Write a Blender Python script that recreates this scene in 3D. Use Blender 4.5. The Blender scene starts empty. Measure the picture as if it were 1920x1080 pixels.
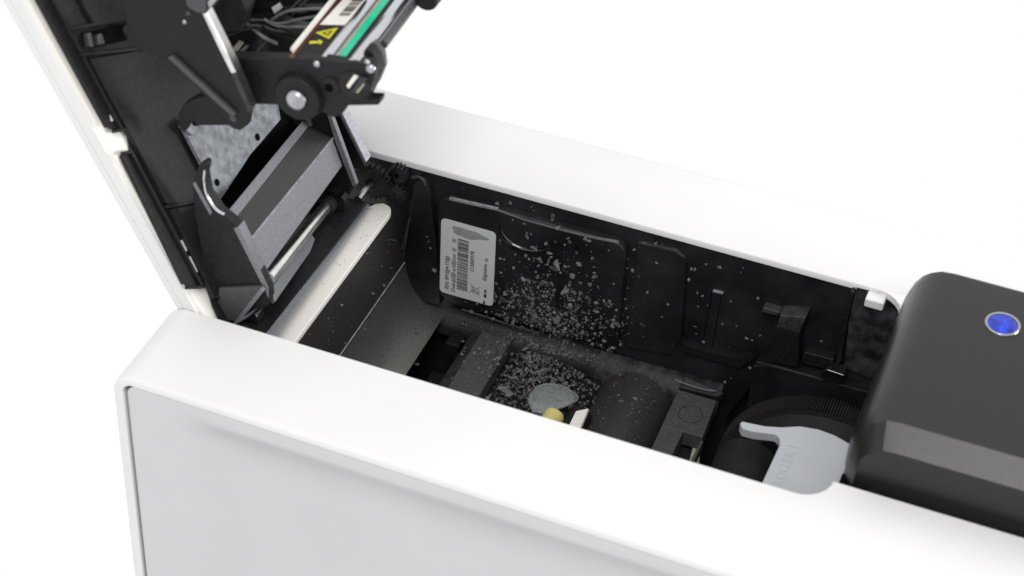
import bpy, math, random
from mathutils import Vector, Matrix
random.seed(7)
scene = bpy.context.scene
COL = scene.collection
K = 0.001                                    # everything below is written in millimetres

# ------------------------------------------------------------------ camera
cam_data = bpy.data.cameras.new('camera')
cam = bpy.data.objects.new('camera', cam_data); COL.objects.link(cam)
cam.matrix_world = Matrix(((0.9292234,-0.2650929,0.2574288,0.2530806),(0.3674580,0.5894424,-0.7193971,-0.4131289),(0.0389676,0.7630749,0.6451342,0.4146574),(0.0000000,0.0000000,0.0000000,1.0000000)))
cam_data.sensor_width = 36.0
cam_data.lens = 74.1500
cam_data.clip_start = 0.01; cam_data.clip_end = 20.0
cam_data.dof.use_dof = True
cam_data.dof.focus_distance = 0.688
cam_data.dof.aperture_fstop = 16.0
scene.camera = cam

# ------------------------------------------------------------------ white studio surround
world = bpy.data.worlds.new('World'); scene.world = world; world.use_nodes = True
bg = world.node_tree.nodes['Background']
bg.inputs[0].default_value = (1.0, 1.0, 0.995, 1); bg.inputs[1].default_value = 1.0

def softbox(name, loc, aim, sx, sy, watts, color=(1, 1, 1)):
    l = bpy.data.lights.new(name, 'AREA'); l.shape = 'RECTANGLE'; l.size = sx; l.size_y = sy
    l.energy = watts; l.color = color
    o = bpy.data.objects.new(name, l); COL.objects.link(o)
    o.location = loc
    d = Vector(aim) - Vector(loc)
    o.rotation_euler = d.to_track_quat('-Z', 'Y').to_euler()
    return o
softbox('softbox_key', (0.2, -0.50, 0.79), (0.12, 0.05, 0.0), 0.28, 0.26, 4.0, (1, 0.97, 0.93))
softbox('softbox_side', (0.85, 0.22, 0.16), (0.05, 0.05, 0.05), 0.2, 0.2, 5.0)
scene.view_settings.view_transform = 'Standard'
scene.view_settings.look = 'None'
scene.view_settings.exposure = 0.0
scene.view_settings.gamma = 1.0
scene.cycles.max_bounces = 8

# ------------------------------------------------------------------ materials
def mat(name, color, rough=0.5, spec=0.5, metal=0.0, var=0.0, vscale=60.0, bump=0.0, bscale=1500.0,
        rvar=0.0, coat=0.0, trans=0.0, alpha=1.0, tint=None, detail=4.0):
    m = bpy.data.materials.new(name); m.use_nodes = True
    nt = m.node_tree; b = nt.nodes['Principled BSDF']
    b.inputs['Base Color'].default_value = (*color, 1)
    b.inputs['Roughness'].default_value = rough
    b.inputs['Specular IOR Level'].default_value = spec
    b.inputs['Metallic'].default_value = metal
    b.inputs['Coat Weight'].default_value = coat
    b.inputs['Transmission Weight'].default_value = trans
    b.inputs['Alpha'].default_value = alpha
    tc = nt.nodes.new('ShaderNodeTexCoord')
    if var > 0 or rvar > 0:
        n = nt.nodes.new('ShaderNodeTexNoise'); n.inputs['Scale'].default_value = vscale
        n.inputs['Detail'].default_value = detail; n.inputs['Roughness'].default_value = 0.6
        nt.links.new(tc.outputs['Object'], n.inputs['Vector'])
        if var > 0:
            r = nt.nodes.new('ShaderNodeValToRGB')
            lo = tuple(c * (1 - var) for c in color); hi = tuple(min(1, c * (1 + var)) for c in (tint or color))
            r.color_ramp.elements[0].position = 0.36; r.color_ramp.elements[0].color = (*lo, 1)
            r.color_ramp.elements[1].position = 0.66; r.color_ramp.elements[1].color = (*hi, 1)
            nt.links.new(n.outputs['Fac'], r.inputs['Fac']); nt.links.new(r.outputs['Color'], b.inputs['Base Color'])
        if rvar > 0:
            mr = nt.nodes.new('ShaderNodeMapRange')
            mr.inputs['From Min'].default_value = 0.3; mr.inputs['From Max'].default_value = 0.7
            mr.inputs['To Min'].default_value = rough - rvar; mr.inputs['To Max'].default_value = rough + rvar
            nt.links.new(n.outputs['Fac'], mr.inputs['Value']); nt.links.new(mr.outputs['Result'], b.inputs['Roughness'])
    if bump > 0:
        n2 = nt.nodes.new('ShaderNodeTexNoise'); n2.inputs['Scale'].default_value = bscale; n2.inputs['Detail'].default_value = 2.0
        nt.links.new(tc.outputs['Object'], n2.inputs['Vector'])
        bp = nt.nodes.new('ShaderNodeBump'); bp.inputs['Strength'].default_value = bump; bp.inputs['Distance'].default_value = 0.0002
        nt.links.new(n2.outputs['Fac'], bp.inputs['Height']); nt.links.new(bp.outputs['Normal'], b.inputs['Normal'])
    return m

M = {}
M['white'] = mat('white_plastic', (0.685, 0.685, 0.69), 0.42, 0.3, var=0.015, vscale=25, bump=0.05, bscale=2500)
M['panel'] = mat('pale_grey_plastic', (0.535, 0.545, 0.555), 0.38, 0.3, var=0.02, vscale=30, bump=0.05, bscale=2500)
M['cream'] = mat('warm_white_plastic', (0.72, 0.70, 0.67), 0.5, 0.3)
M['black'] = mat('black_plastic', (0.009, 0.0095, 0.0105), 0.48, 0.24, var=0.3, vscale=900, bump=0.35, bscale=1600, rvar=0.1)
M['black_soft'] = mat('black_matt_plastic', (0.0135, 0.0135, 0.0145), 0.6, 0.24, var=0.25, vscale=500, bump=0.3, bscale=1800)
M['wall'] = mat('black_wall_plastic', (0.008, 0.0088, 0.0105), 0.4, 0.34, var=0.35, vscale=45, bump=0.4, bscale=1400, rvar=0.12, tint=(0.012, 0.0135, 0.016))
M['smudged'] = mat('smudged_black_plastic', (0.014, 0.015, 0.017), 0.5, 0.3, var=0.6, vscale=170, bump=0.3, rvar=0.15, tint=(0.03, 0.032, 0.036), detail=8)
M['gloss'] = mat('glossy_black_plastic', (0.006, 0.006, 0.007), 0.13, 0.8, var=0.2, vscale=60)
M['graphite'] = mat('graphite_plastic', (0.05, 0.05, 0.055), 0.4, 0.5, var=0.3, vscale=2200, bump=0.5, bscale=1500, detail=8)
M['graphite_lit'] = mat('worn_lit_graphite', (0.15, 0.155, 0.17), 0.33, 0.6, var=0.28, vscale=2400, bump=0.5, bscale=1500, detail=8)  # lightened graphite: paints light on edges and upturned faces
M['graphite_shaded'] = mat('shaded_graphite_plastic', (0.022, 0.021, 0.021), 0.42, 0.45, var=0.35, vscale=1800, bump=0.5, bscale=1500, detail=8)  # darkened graphite: paints shade on the turned-away beam face
M['edge_lit'] = mat('bright_lit_edge_plastic', (0.36, 0.36, 0.4), 0.4, 0.5, var=0.2, vscale=900, bump=0.3, detail=8)  # brightened so the edge looks lit, light put into the colour
M['edge'] = mat('lit_edge_plastic', (0.22, 0.22, 0.25), 0.35, 0.5, var=0.3, vscale=420, bump=0.3, detail=8)  # pale colour that paints highlights along edges and ridges
M['cast'] = mat('mottled_grey_plate', (0.15, 0.16, 0.18), 0.42, 0.5, var=0.34, vscale=330, bump=0.4, bscale=1500, tint=(0.18, 0.19, 0.21), detail=12)
M['slide'] = mat('dark_bronze_plastic', (0.024, 0.023, 0.021), 0.36, 0.5, var=0.45, vscale=2000, bump=0.35, bscale=1600, detail=8)
M['slide_film'] = mat('satin_bronze_film', (0.29, 0.283, 0.27), 0.38, 0.5, metal=0.85, var=0.25, vscale=1800, bump=0.3, bscale=2200, detail=8)
M['bracket_lit'] = mat('lit_bracket_plastic', (0.06, 0.06, 0.062), 0.5, 0.4, var=0.14, vscale=500, bump=0.3, detail=8)  # lighter copy of the bracket plastic, paints its lit faces
M['rod'] = mat('brushed_steel_rod', (0.62, 0.63, 0.66), 0.2, 0.5, metal=1.0)
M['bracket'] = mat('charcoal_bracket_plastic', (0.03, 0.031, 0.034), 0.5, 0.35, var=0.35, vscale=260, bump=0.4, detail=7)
M['rubber'] = mat('black_rubber', (0.014, 0.0135, 0.013), 0.6, 0.3, var=0.3, vscale=150, bump=0.3)
M['drum'] = mat('brown_black_drum', (0.085, 0.08, 0.074), 0.36, 0.45, metal=0.6, var=0.15, vscale=1400, bump=0.25, detail=8)
M['gear'] = mat('black_nylon', (0.026, 0.0255, 0.025), 0.42, 0.5, var=0.2, vscale=900)
M['chrome'] = mat('polished_steel', (0.8, 0.785, 0.77), 0.28, 0.5, metal=1.0, var=0.1, vscale=200)
M['steel'] = mat('satin_steel', (0.42, 0.43, 0.46), 0.22, 0.5, metal=1.0, var=0.12, vscale=300)
M['cover'] = mat('textured_black_cover', (0.012, 0.012, 0.0118), 0.31, 0.42, var=0.2, vscale=2600, bump=0.3, bscale=3200, detail=8)
M['greyarm'] = mat('light_grey_plastic', (0.42, 0.44, 0.47), 0.42, 0.35, var=0.03, vscale=60, bump=0.06)
M['sticker'] = mat('silver_sticker', (0.55, 0.585, 0.59), 0.5, 0.4, var=0.05, vscale=60)
M['ink'] = mat('black_ink', (0.02, 0.02, 0.025), 0.6, 0.3, var=0.3, vscale=800)
M['smear'] = mat('grey_smear', (0.27, 0.29, 0.29), 0.6, 0.3, var=0.12, vscale=320)
M['board'] = mat('green_circuit_board', (0.0, 0.48, 0.27), 0.35, 0.5, var=0.12, vscale=200)
M['board_dark'] = mat('dark_green_board', (0.01, 0.17, 0.11), 0.4, 0.5, var=0.15, vscale=200)
M['beige'] = mat('beige_laminate', (0.33, 0.32, 0.25), 0.5, 0.4, var=0.2, vscale=300)
M['brown'] = mat('brown_tape', (0.14, 0.035, 0.015), 0.4, 0.5, var=0.3, vscale=300)
M['paper'] = mat('white_paper_label', (0.72, 0.7, 0.66), 0.6, 0.3, var=0.03, vscale=200)
M['yellow'] = mat('yellow_print', (0.55, 0.52, 0.02), 0.6, 0.3, var=0.1, vscale=400)
M['paleyellow'] = mat('pale_yellow_plastic', (0.62, 0.55, 0.2), 0.4, 0.5, var=0.1, vscale=120)
M['blue'] = mat('blue_lens', (0.004, 0.01, 0.3), 0.12, 0.6, var=0.4, vscale=400, tint=(0.008, 0.04, 0.5))
M['clear'] = mat('clear_plastic', (0.34, 0.38, 0.38), 0.15, 0.7, var=0.18, vscale=700, alpha=0.4, detail=8)
M['wire'] = mat('black_cable_sheath', (0.012, 0.012, 0.012), 0.2, 0.6, var=0.3, vscale=200)
M['wire_grey'] = mat('grey_cable_sheath', (0.12, 0.13, 0.12), 0.25, 0.6, var=0.3, vscale=200)
M['crumb_a'] = mat('pale_grey_debris', (0.165, 0.162, 0.156), 0.85, 0.2, var=0.45, vscale=700, bump=0.6, bscale=2500, detail=6)
M['crumb_b'] = mat('mid_grey_debris', (0.112, 0.11, 0.106), 0.85, 0.2, var=0.5, vscale=700, bump=0.6, bscale=2500, detail=6)
M['crumb_c'] = mat('brown_grey_debris', (0.07, 0.064, 0.058), 0.85, 0.2, var=0.5, vscale=700, bump=0.6, bscale=2500, detail=6)
M['hole'] = mat('dark_hole', (0.003, 0.003, 0.003), 0.9, 0.05, var=0.2, vscale=100)

# ------------------------------------------------------------------ building helpers
CA = -0.442687; SA = 0.896676                        # the lid leans back: along-lid axis (CA,0,SA)
def G(u, v, n):                             # lid coordinates (along, across, out of the inside face) -> mm
    return (u * CA + n * SA, v, u * SA - n * CA)

def finish(o, parent):
    COL.objects.link(o)
    if parent is not None:
        o.parent = parent
        o.matrix_parent_inverse = WM[parent.name].inverted()
        WM[o.name] = Matrix.Identity(4) if o.type == 'MESH' else Matrix.Translation(o.location)
    else:
        WM[o.name] = Matrix.Identity(4)
    return o
WM = {}
def mesh(name, verts, faces, m, parent, bevel=0.0, angle=35, seg=2, smooth=True, label=None):
    me = bpy.data.meshes.new(name)
    me.from_pydata([(x * K, y * K, z * K) for x, y, z in verts], [], faces)
    me.validate()
    import bmesh
    bm = bmesh.new(); bm.from_mesh(me)
    bmesh.ops.recalc_face_normals(bm, faces=bm.faces); bm.to_mesh(me); bm.free()
    me.materials.append(M[m])
    if smooth:
        me.polygons.foreach_set('use_smooth', [True] * len(me.polygons))
        me.set_sharp_from_angle(angle=math.radians(angle))
    o = bpy.data.objects.new(name, me)
    if bevel > 0:
        b = o.modifiers.new('bevel', 'BEVEL'); b.width = bevel * K; b.segments = seg
        b.limit_method = 'ANGLE'; b.angle_limit = math.radians(angle); b.harden_normals = True
    if label: o['label'] = label
    return finish(o, parent)

def thing(name, loc, label, cat, group=None):
    o = bpy.data.objects.new(name, None); COL.objects.link(o)
    o.empty_display_size = 0.01
    o.location = [c * K for c in loc]
    WM[o.name] = Matrix.Translation(o.location)
    o['label'] = label; o['category'] = cat
    if group: o['group'] = group
    return o
def join(*vf):
    V = []; F = []
    for v, f in vf:
        k = len(V); V += list(v); F += [tuple(i + k for i in q) for q in f]
    return V, F
def pr(pts, a, b, to):                      # extrude a polygon between two levels
    n = len(pts)
    V = [to(p, a) for p in pts] + [to(p, b) for p in pts]
    F = [tuple(range(n)), tuple(range(2 * n - 1, n - 1, -1))]
    F += [(i, (i + 1) % n, n + (i + 1) % n, n + i) for i in range(n)]
    return V, F
def py_(pts, y0, y1): return pr(pts, y0, y1, lambda p, t: (p[0], t, p[1]))
def pz_(pts, z0, z1): return pr(pts, z0, z1, lambda p, t: (p[0], p[1], t))
def px_(pts, x0, x1): return pr(pts, x0, x1, lambda p, t: (t, p[0], p[1]))
def pn_(pts, n0, n1): return pr(pts, n0, n1, lambda p, t: G(p[0], p[1], t))
def box(x0, x1, y0, y1, z0, z1): return pz_([(x0, y0), (x1, y0), (x1, y1), (x0, y1)], z0, z1)
def lbox(u0, u1, v0, v1, n0, n1): return pn_([(u0, v0), (u1, v0), (u1, v1), (u0, v1)], n0, n1)
def cyl(c, d, r, h, seg=48, r2=None):       # cylinder/cone from c along unit d
    d = Vector(d).normalized(); a = d.orthogonal().normalized(); b = d.cross(a)
    c = Vector(c); r2 = r if r2 is None else r2
    V = []
    for q, (t, rr) in enumerate(((0, r), (h, r2))):
        for i in range(seg):
            w = 2 * math.pi * i / seg
            V.append(tuple(c + d * t + a * rr * math.cos(w) + b * rr * math.sin(w)))
    F = [tuple(range(seg - 1, -1, -1)), tuple(range(seg, 2 * seg))]
    F += [(i, (i + 1) % seg, seg + (i + 1) % seg, seg + i) for i in range(seg)]
    return V, F
def dome(c, d, r, h, seg=32, rings=6):
    d = Vector(d).normalized(); a = d.orthogonal().normalized(); b = d.cross(a); c = Vector(c)
    V = []; F = []
    for j in range(rings):
        t = math.pi / 2 * j / rings
        for i in range(seg):
            w = 2 * math.pi * i / seg
            V.append(tuple(c + d * h * math.sin(t) + (a * math.cos(w) + b * math.sin(w)) * r * math.cos(t)))
    V.append(tuple(c + d * h))
    for j in range(rings - 1):
        for i in range(seg):
            F.append((j * seg + i, j * seg + (i + 1) % seg, (j + 1) * seg + (i + 1) % seg, (j + 1) * seg + i))
    j = rings - 1
    for i in range(seg): F.append((j * seg + i, j * seg + (i + 1) % seg, len(V) - 1))
    return V, F
def tube(path, r, seg=10):
    P = [Vector(p) for p in path]
    # Catmull-Rom smoothing
    Q = []
    for i in range(len(P) - 1):
        p0 = P[max(i - 1, 0)]; p1 = P[i]; p2 = P[i + 1]; p3 = P[min(i + 2, len(P) - 1)]
        for k in range(8):
            t = k / 8
            Q.append(0.5 * ((2 * p1) + (p2 - p0) * t + (2 * p0 - 5 * p1 + 4 * p2 - p3) * t * t + (3 * p1 - p0 - 3 * p2 + p3) * t ** 3))
    Q.append(P[-1])
    V = []; F = []
    for i, q in enumerate(Q):
        d = (Q[min(i + 1, len(Q) - 1)] - Q[max(i - 1, 0)]).normalized()
        a = d.cross(Vector((0.3, 0.2, 0.93))).normalized(); b = d.cross(a)
        for k in range(seg):
            w = 2 * math.pi * k / seg
            V.append(tuple(q + a * r * math.cos(w) + b * r * math.sin(w)))
    for i in range(len(Q) - 1):
        for k in range(seg):
            F.append((i * seg + k, i * seg + (k + 1) % seg, (i + 1) * seg + (k + 1) % seg, (i + 1) * seg + k))
    F.append(tuple(range(seg))); F.append(tuple(range(len(V) - 1, len(V) - seg - 1, -1)))
    return V, F
def slab(c4, t):                            # four 3-D corners thickened by vector t
    V = [tuple(c) for c in c4] + [tuple(Vector(c) + Vector(t)) for c in c4]
    return V, [(0, 1, 2, 3), (7, 6, 5, 4), (0, 4, 5, 1), (1, 5, 6, 2), (2, 6, 7, 3), (3, 7, 4, 0)]
def loft(sections, caps=True):
    n = len(sections[0]); V = [p for s in sections for p in s]; F = []
    for j in range(len(sections) - 1):
        for i in range(n):
            F.append((j * n + i, j * n + (i + 1) % n, (j + 1) * n + (i + 1) % n, (j + 1) * n + i))
    if caps: F += [tuple(range(n)), tuple(range(len(V) - 1, len(V) - n - 1, -1))]
    return V, F
def sheet(sections):                        # open surface through rows of points
    n = len(sections[0]); V = [p for s in sections for p in s]
    F = [(j * n + i, j * n + i + 1, (j + 1) * n + i + 1, (j + 1) * n + i) for j in range(len(sections) - 1) for i in range(n - 1)]
    return V, F
def rrect(x0, x1, y0, y1, r, seg=5):
    P = []
    for cx, cy, a in ((x1 - r, y1 - r, 0), (x0 + r, y1 - r, 90), (x0 + r, y0 + r, 180), (x1 - r, y0 + r, 270)):
        for i in range(seg + 1):
            w = math.radians(a + 90 * i / seg); P.append((cx + r * math.cos(w), cy + r * math.sin(w)))
    return P
def bez(p0, p1, p2, n=6):
    return [((1-t)**2*p0[0]+2*t*(1-t)*p1[0]+t*t*p2[0], (1-t)**2*p0[1]+2*t*(1-t)*p1[1]+t*t*p2[1]) for t in [i/n for i in range(n+1)]]
def text(name, body, size, origin, right, up, m, parent, depth=0.06, align='LEFT', bold=0.0):
    c = bpy.data.curves.new(name, 'FONT'); c.body = body; c.size = size * K; c.extrude = depth * K / 2
    c.align_x = align; c.offset = bold * K; c.resolution_u = 2
    t = bpy.data.objects.new(name, c); COL.objects.link(t)
    bpy.context.view_layer.update()
    me = bpy.data.meshes.new_from_object(t.evaluated_get(bpy.context.evaluated_depsgraph_get()))
    COL.objects.unlink(t); bpy.data.objects.remove(t)
    r = Vector(right).normalized(); u = Vector(up).normalized(); w = r.cross(u)
    mt = Matrix(((r.x, u.x, w.x, origin[0] * K), (r.y, u.y, w.y, origin[1] * K), (r.z, u.z, w.z, origin[2] * K), (0, 0, 0, 1)))
    me.transform(mt); me.name = name
    me.materials.clear(); me.materials.append(M[m])
    o = bpy.data.objects.new(name, me)
    return finish(o, parent)

# ================================================================== the printer
printer = thing('card_printer', (100, 50, -130), 'open white desktop card printer with raised lid and black interior full of grey crumbs', 'printer')

def yf(x): return -0.011 * (x - 80)          # the near face runs very slightly out of square
# ---- white housing: near and far flanges swept along a rounded path, joined by the right-hand bridge
XR = 345.0
path = [(-4.0, -150), (-4.0, -60), (-4.0, -7)] + [(3.0 - 7 * math.cos(math.radians(a)), -7 + 7 * math.sin(math.radians(a))) for a in range(10, 90, 10)] + [(3.0, 0), (40, 0), (120, 0), (200, 0), (XR, 0)]
def pnorm(i):
    a = Vector((*path[max(i - 1, 0)],)); b = Vector((*path[min(i + 1, len(path) - 1)],)); d = (b - a).normalized()
    return (d.y, -d.x)                       # inward
def flange(side):
    secs = []
    for i, (x, z) in enumerate(path):
        nx, nz = pnorm(i)
        k = 3.4 - 0.8 * max(0.0, min(1.0, (-nz)))         # band width: 4.3 at the left, 1.9 on top
        row = []
        if side < 0:
            Y = -34.3
            prof = [(0, 0), (0, Y + 1.3)] + [(1.3 - 1.3 * math.cos(math.radians(a)), Y + 1.3 - 1.3 * math.sin(math.radians(a))) for a in (22, 45, 68, 90)] + [(k, Y), (k + 0.15, Y + 0.3), (k + 0.2, Y + 5.0)]
        else:
            Y = 130.1
            prof = [(2.3, 95), (0.35, 95), (0, 95.35), (0, Y - 2.8)] + [(1.9 - 1.9 * math.cos(math.radians(a)), Y - 2.8 + 2.8 * math.sin(math.radians(a))) for a in (22, 45, 68, 90)] + [(k, Y)]
        for d, y in prof:
            row.append((x + nx * d, y + (yf(x) if y < -20 else 0), z + nz * d))
        secs.append(row)
    return sheet(secs)
r = 9.0
near_piece = [(190.7, 0.0)] + [(190.7 + r * math.sin(math.radians(a)), r - r * math.cos(math.radians(a))) for a in range(15, 76, 15)] + [(199.65, 8.6), (XR, 8.6), (XR, 0.0)]
far_piece = [(199.7, 86.0)] + [(190.7 + r * math.cos(math.radians(a)), 86 + r * math.sin(math.radians(a))) for a in range(15, 91, 15)] + [(XR, 95), (XR, 86)]
lipn = join(box(4, 190.7, -1.4, 0.0, -3.2, -0.05))
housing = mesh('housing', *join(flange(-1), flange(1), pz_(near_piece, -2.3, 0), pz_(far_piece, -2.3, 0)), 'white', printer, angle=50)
mesh('retaining_tab', *box(188.0, 193.9, 90.4, 95.2, -4.4, -1.2), 'white', housing, bevel=0.5)
mesh('inner_lip', *lipn, 'white', housing)

# ---- front panel with a soft pressed channel
def sm(t): t = max(0.0, min(1.0, t)); return t * t * (3 - 2 * t)
rows = []
xs = [0, 0.3, 0.8, 1.5, 2.5, 4, 6, 9, 12, 15, 18, 22, 26, 30, 36, 44, 60, 80, 110, 150, 200, 260, XR]
zs = [0, 0.25, 0.7, 1.4, 2.2, 3, 4, 5, 6, 7, 8, 9, 10, 11, 12, 13, 14, 15, 16, 17, 18, 20, 22, 25, 28, 32, 40, 60, 90, 140]
for dz in zs:
    row = []
    cr = 4.2
    inset = cr - math.sqrt(max(0, cr * cr - max(0, cr - dz) ** 2))
    for dx in xs:
        x = 0.5 + inset + dx * (XR - 2 - inset) / XR
        fade = sm((x - 14) / 26.0)
        turn = 26 * max(0, 1 - (x - 8) / 26.0) ** 2 if x < 34 else 0      # channel curls down towards the left corner
        dd = dz - 4.2 + turn * 0.42
        depth = 11.0 * sm(dd / 14.0) * fade
        edge = 0.35 * (1 - sm(min(dz, dx) / 0.8))
        row.append((x, -33.9 + yf(x) + depth + edge, -3.0 - dz))
    rows.append(row)
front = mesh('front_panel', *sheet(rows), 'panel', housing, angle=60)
mesh('panel_backing', *box(-1.0, XR, -21.2, -21, -150, -4.0), 'smear', housing)

# ================================================================== black interior tub
tub = mesh('interior_tub', *join(box(1.5, 206, 95.5, 99, -100, -2.4), box(1.5, 206, -3, 0.0, -100, -2.7), box(209, 212, 0, 95.4, -100, -2.4), box(1.5, 206, 0.0, 95.4, -103, -98)), 'wall', printer)
mesh('end_wall', *join(box(22, 29.5, 0.2, 90, -100, -17.3)), 'black', printer, bevel=0.3)

# upper band of the far wall sits behind a proud moulded recess panel
P1 = bez((45.4, -13), (45.4, -8.2), (50, -8.2)) + [(66, -7.2), (88, -7.4)] + bez((104, -7.2), (110.4, -7.0), (110.4, -13)) + bez((110.4, -46), (110.4, -52.5), (104, -52.5)) + bez((54, -53.2), (45.4, -53.2), (45.4, -46))
door = mesh('wall_door_panel', *py_(P1, 92.0, 95.6), 'wall', printer, bevel=0.7, seg=3)
mesh('top_edge_highlight', *py_([(49, -8.0), (66, -7.0), (66, -7.7), (49, -8.75)], 91.9, 93.0), 'edge', door)  # pale strips paint the light caught along the panel's top edge
mesh('top_edge_highlight', *py_([(66.2, -7.3), (76, -8.0), (88, -7.9), (98, -7.6), (107.5, -7.0), (107.5, -7.5), (98, -8.3), (88, -8.6), (76, -8.6), (66.2, -7.8)], 91.9, 92.8), 'graphite_lit', door)
# finger notch: a glossy scooped lip below the top edge
na = [(66.77,92.0,-12.93),(67.63,92.0,-15.76),(69.22,92.0,-17.92),(71.93,92.0,-19.93),(75.34,92.0,-20.59),(79.06,92.0,-20.24),(82.35,92.0,-18.91),(85.21,92.0,-16.61)]
def vtube(path, radii, seg=12):
    V = []; F = []
    for i, q in enumerate(path):
        q = Vector(q); d = (Vector(path[min(i + 1, len(path) - 1)]) - Vector(path[max(i - 1, 0)])).normalized()
        a = d.cross(Vector((0, 1, 0))).normalized(); b = d.cross(a)
        for k in range(seg):
            w = 2 * math.pi * k / seg; V.append(tuple(q + (a * math.cos(w) + b * math.sin(w)) * radii[i]))
    for i in range(len(path) - 1):
        for k in range(seg): F.append((i * seg + k, i * seg + (k + 1) % seg, (i + 1) * seg + (k + 1) % seg, (i + 1) * seg + k))
    return V, F
mesh('finger_notch', *vtube(na, (0.15, 0.5, 0.95, 1.35, 1.35, 1.0, 0.55, 0.1)), 'gloss', door, angle=90)
mesh('slot', *py_([(87.6, -26), (90.4, -25.6), (90.8, -41), (88, -41.4)], 91.4, 92.1), 'black', door, bevel=0.2)

# second and third wall fields
mesh('wall_field', *py_([(113.2, -7.2), (126, -6.4)] + bez((126, -6.4), (129.6, -6.2), (129.9, -10)) + [(131.3, -41), (128, -50), (112.5, -52)], 94.3, 95.6), 'wall', printer, bevel=0.5, seg=3)
mesh('wall_field_edge', *py_([(113.5, -6.4), (126, -5.6), (129.2, -7.4), (128.4, -8.2), (126, -6.8), (113.5, -7.5)], 94.0, 95.5), 'bracket', printer, bevel=0.3)
mesh('wall_ledge', *py_(bez((131.4, -40), (131.6, -42.5), (136, -42.6)) + [(146, -42.6)] + bez((146, -42.6), (152, -42.4), (155, -38)) + [(156.5, -40), (152, -45.5), (132, -46)], 93.2, 95.6), 'black', printer, bevel=0.35)
mesh('slot_highlight', *py_([(139.5, -18.2), (142.9, -18.0), (142.9, -18.5), (139.5, -18.7)], 94.6, 95.6), 'edge', printer)  # bright dash paints the highlight of a slot
mesh('wall_groove', *join(py_([(139.0, -19), (139.2, -19), (138.2, -42), (138.0, -42)], 95.2, 95.6), py_([(142.2, -20), (142.4, -20), (141.6, -42), (141.4, -42)], 95.2, 95.6)), 'hole', printer)
# column beside the door panel and the scoop at its head
mesh('wall_column', *py_([(35.97,-7.01),(37.84,-4.22),(40.12,-4.16),(41.7,-8.49),(43.01,-19.21),(44.78,-32.29),(46.26,-49.34),(46.38,-55.76),(33.66,-57.34),(31.58,-43.75),(34.56,-21.97)], 92.6, 95.6), 'wall', printer, bevel=0.5)
mesh('column_scoop', *tube([(p[0], 92.3, p[1]) for p in [(35.59,-4.15),(37.66,-3.06),(39.38,-3.61),(40.35,-5.71)]], 0.5), 'bracket', printer)

# stop block and ledges on the right
mesh('stop_block', *py_([(162.3,-16.52),(162.55,-21.34),(169.93,-21.6),(171.28,-35.89),(161.79,-36.64),(160.87,-21.94)], 90, 95.6), 'black', printer, bevel=0.3)
blk = mesh('stop_block_head', *join(py_([(162.97,-16.28),(162.52,-21.13),(169.9,-21.39),(171.21,-14.24)], 89.6, 95.5), py_([(156.76,-17.06),(163.44,-17.15),(163.66,-18.86),(156.66,-19.11)], 92, 95.5)), 'bracket', printer, bevel=0.35)
mesh('moulded_ring', *join(*[tube([(167.5 + 2.4 * math.cos(a / 8 * math.pi), 89.5, -18.2 + 1.7 * math.sin(a / 8 * math.pi)) for a in range(17)], 0.13, 6)]), 'black', printer)
mesh('lower_ledge', *py_([(157, -40), (163, -37.3), (172, -37.2), (196, -37.2), (203, -37.2), (203, -58), (157, -58)], 89.5, 95.6), 'wall', printer, bevel=0.3)
mesh('ledge_trim', *py_([(158, -37.6), (201, -36.9), (201, -37.3), (158, -38.0)], 89.3, 89.7), 'bracket', printer)
mesh('ledge_pad', *py_([(171.88,-29.99),(181.83,-29.74),(182.15,-34.44),(171.34,-35.23)], 91.5, 95.6), 'black', printer, bevel=0.4)
mesh('vertical_rib', *py_([(183.02,-1.72),(184.05,-1.8),(183.72,-13.49),(184.11,-30.42),(182.55,-34.2),(182.0,-23.03),(182.49,-7.34)], 92.6, 95.6), 'black', printer, bevel=0.3)
mesh('rib_clip', *join(py_([(178.95,-32.87),(180.66,-31.32),(186.67,-31.84),(186.35,-35.63),(180.0,-36.62)], 88, 93)), 'gloss', printer, bevel=0.6)
mesh('smudged_compartment', *py_([(184.27,-1.45),(197.7,-1.07),(200.02,-13.34),(199.5,-31.51),(195.31,-35.84),(185.16,-34.57),(183.83,-14.72)], 94.7, 95.6), 'smudged', printer)

# floor of the tub seen between the parts, sloping fillet at the foot of the wall
def fillet(xs): return [[(x, 95.6, z) for x, z in zip(xs, [-57.2 + max(0, x - 110) * 0.03 for x in xs])], [(x, 94.4, -60.0) for x in xs], [(x, 91.4, -61.6) for x in xs], [(x, 90.2, -66.0) for x in xs]]
mesh('floor_fillet', *sheet(fillet((46, 60, 75, 90, 104))), 'wall', printer, angle=80)
mesh('floor_fillet', *sheet(fillet((104, 112, 125, 138, 147))), 'smudged', printer, angle=80)
mesh('fillet_highlight', *tube([(54.65,92.0,-53.97),(62.29,92.0,-54.13),(73.01,92.0,-54.62),(82.66,92.0,-54.5)], 0.28, 8), 'graphite', printer)  # paler line paints a highlight along the ledge
mesh('well_floor', *box(73, 108, 40, 93, -70, -67), 'wall', printer)
mesh('wheel_recess', *sheet([[(150 + 8 * math.sin(t), 95.3 - (0 if k == 0 else 5.0), -62 + 24 * math.sin(t) * 0.9 - 6) for t in [q / 8 * math.pi / 2 for q in range(9)]] for k in (0, 1)]), 'wall', printer, angle=80)

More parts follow.
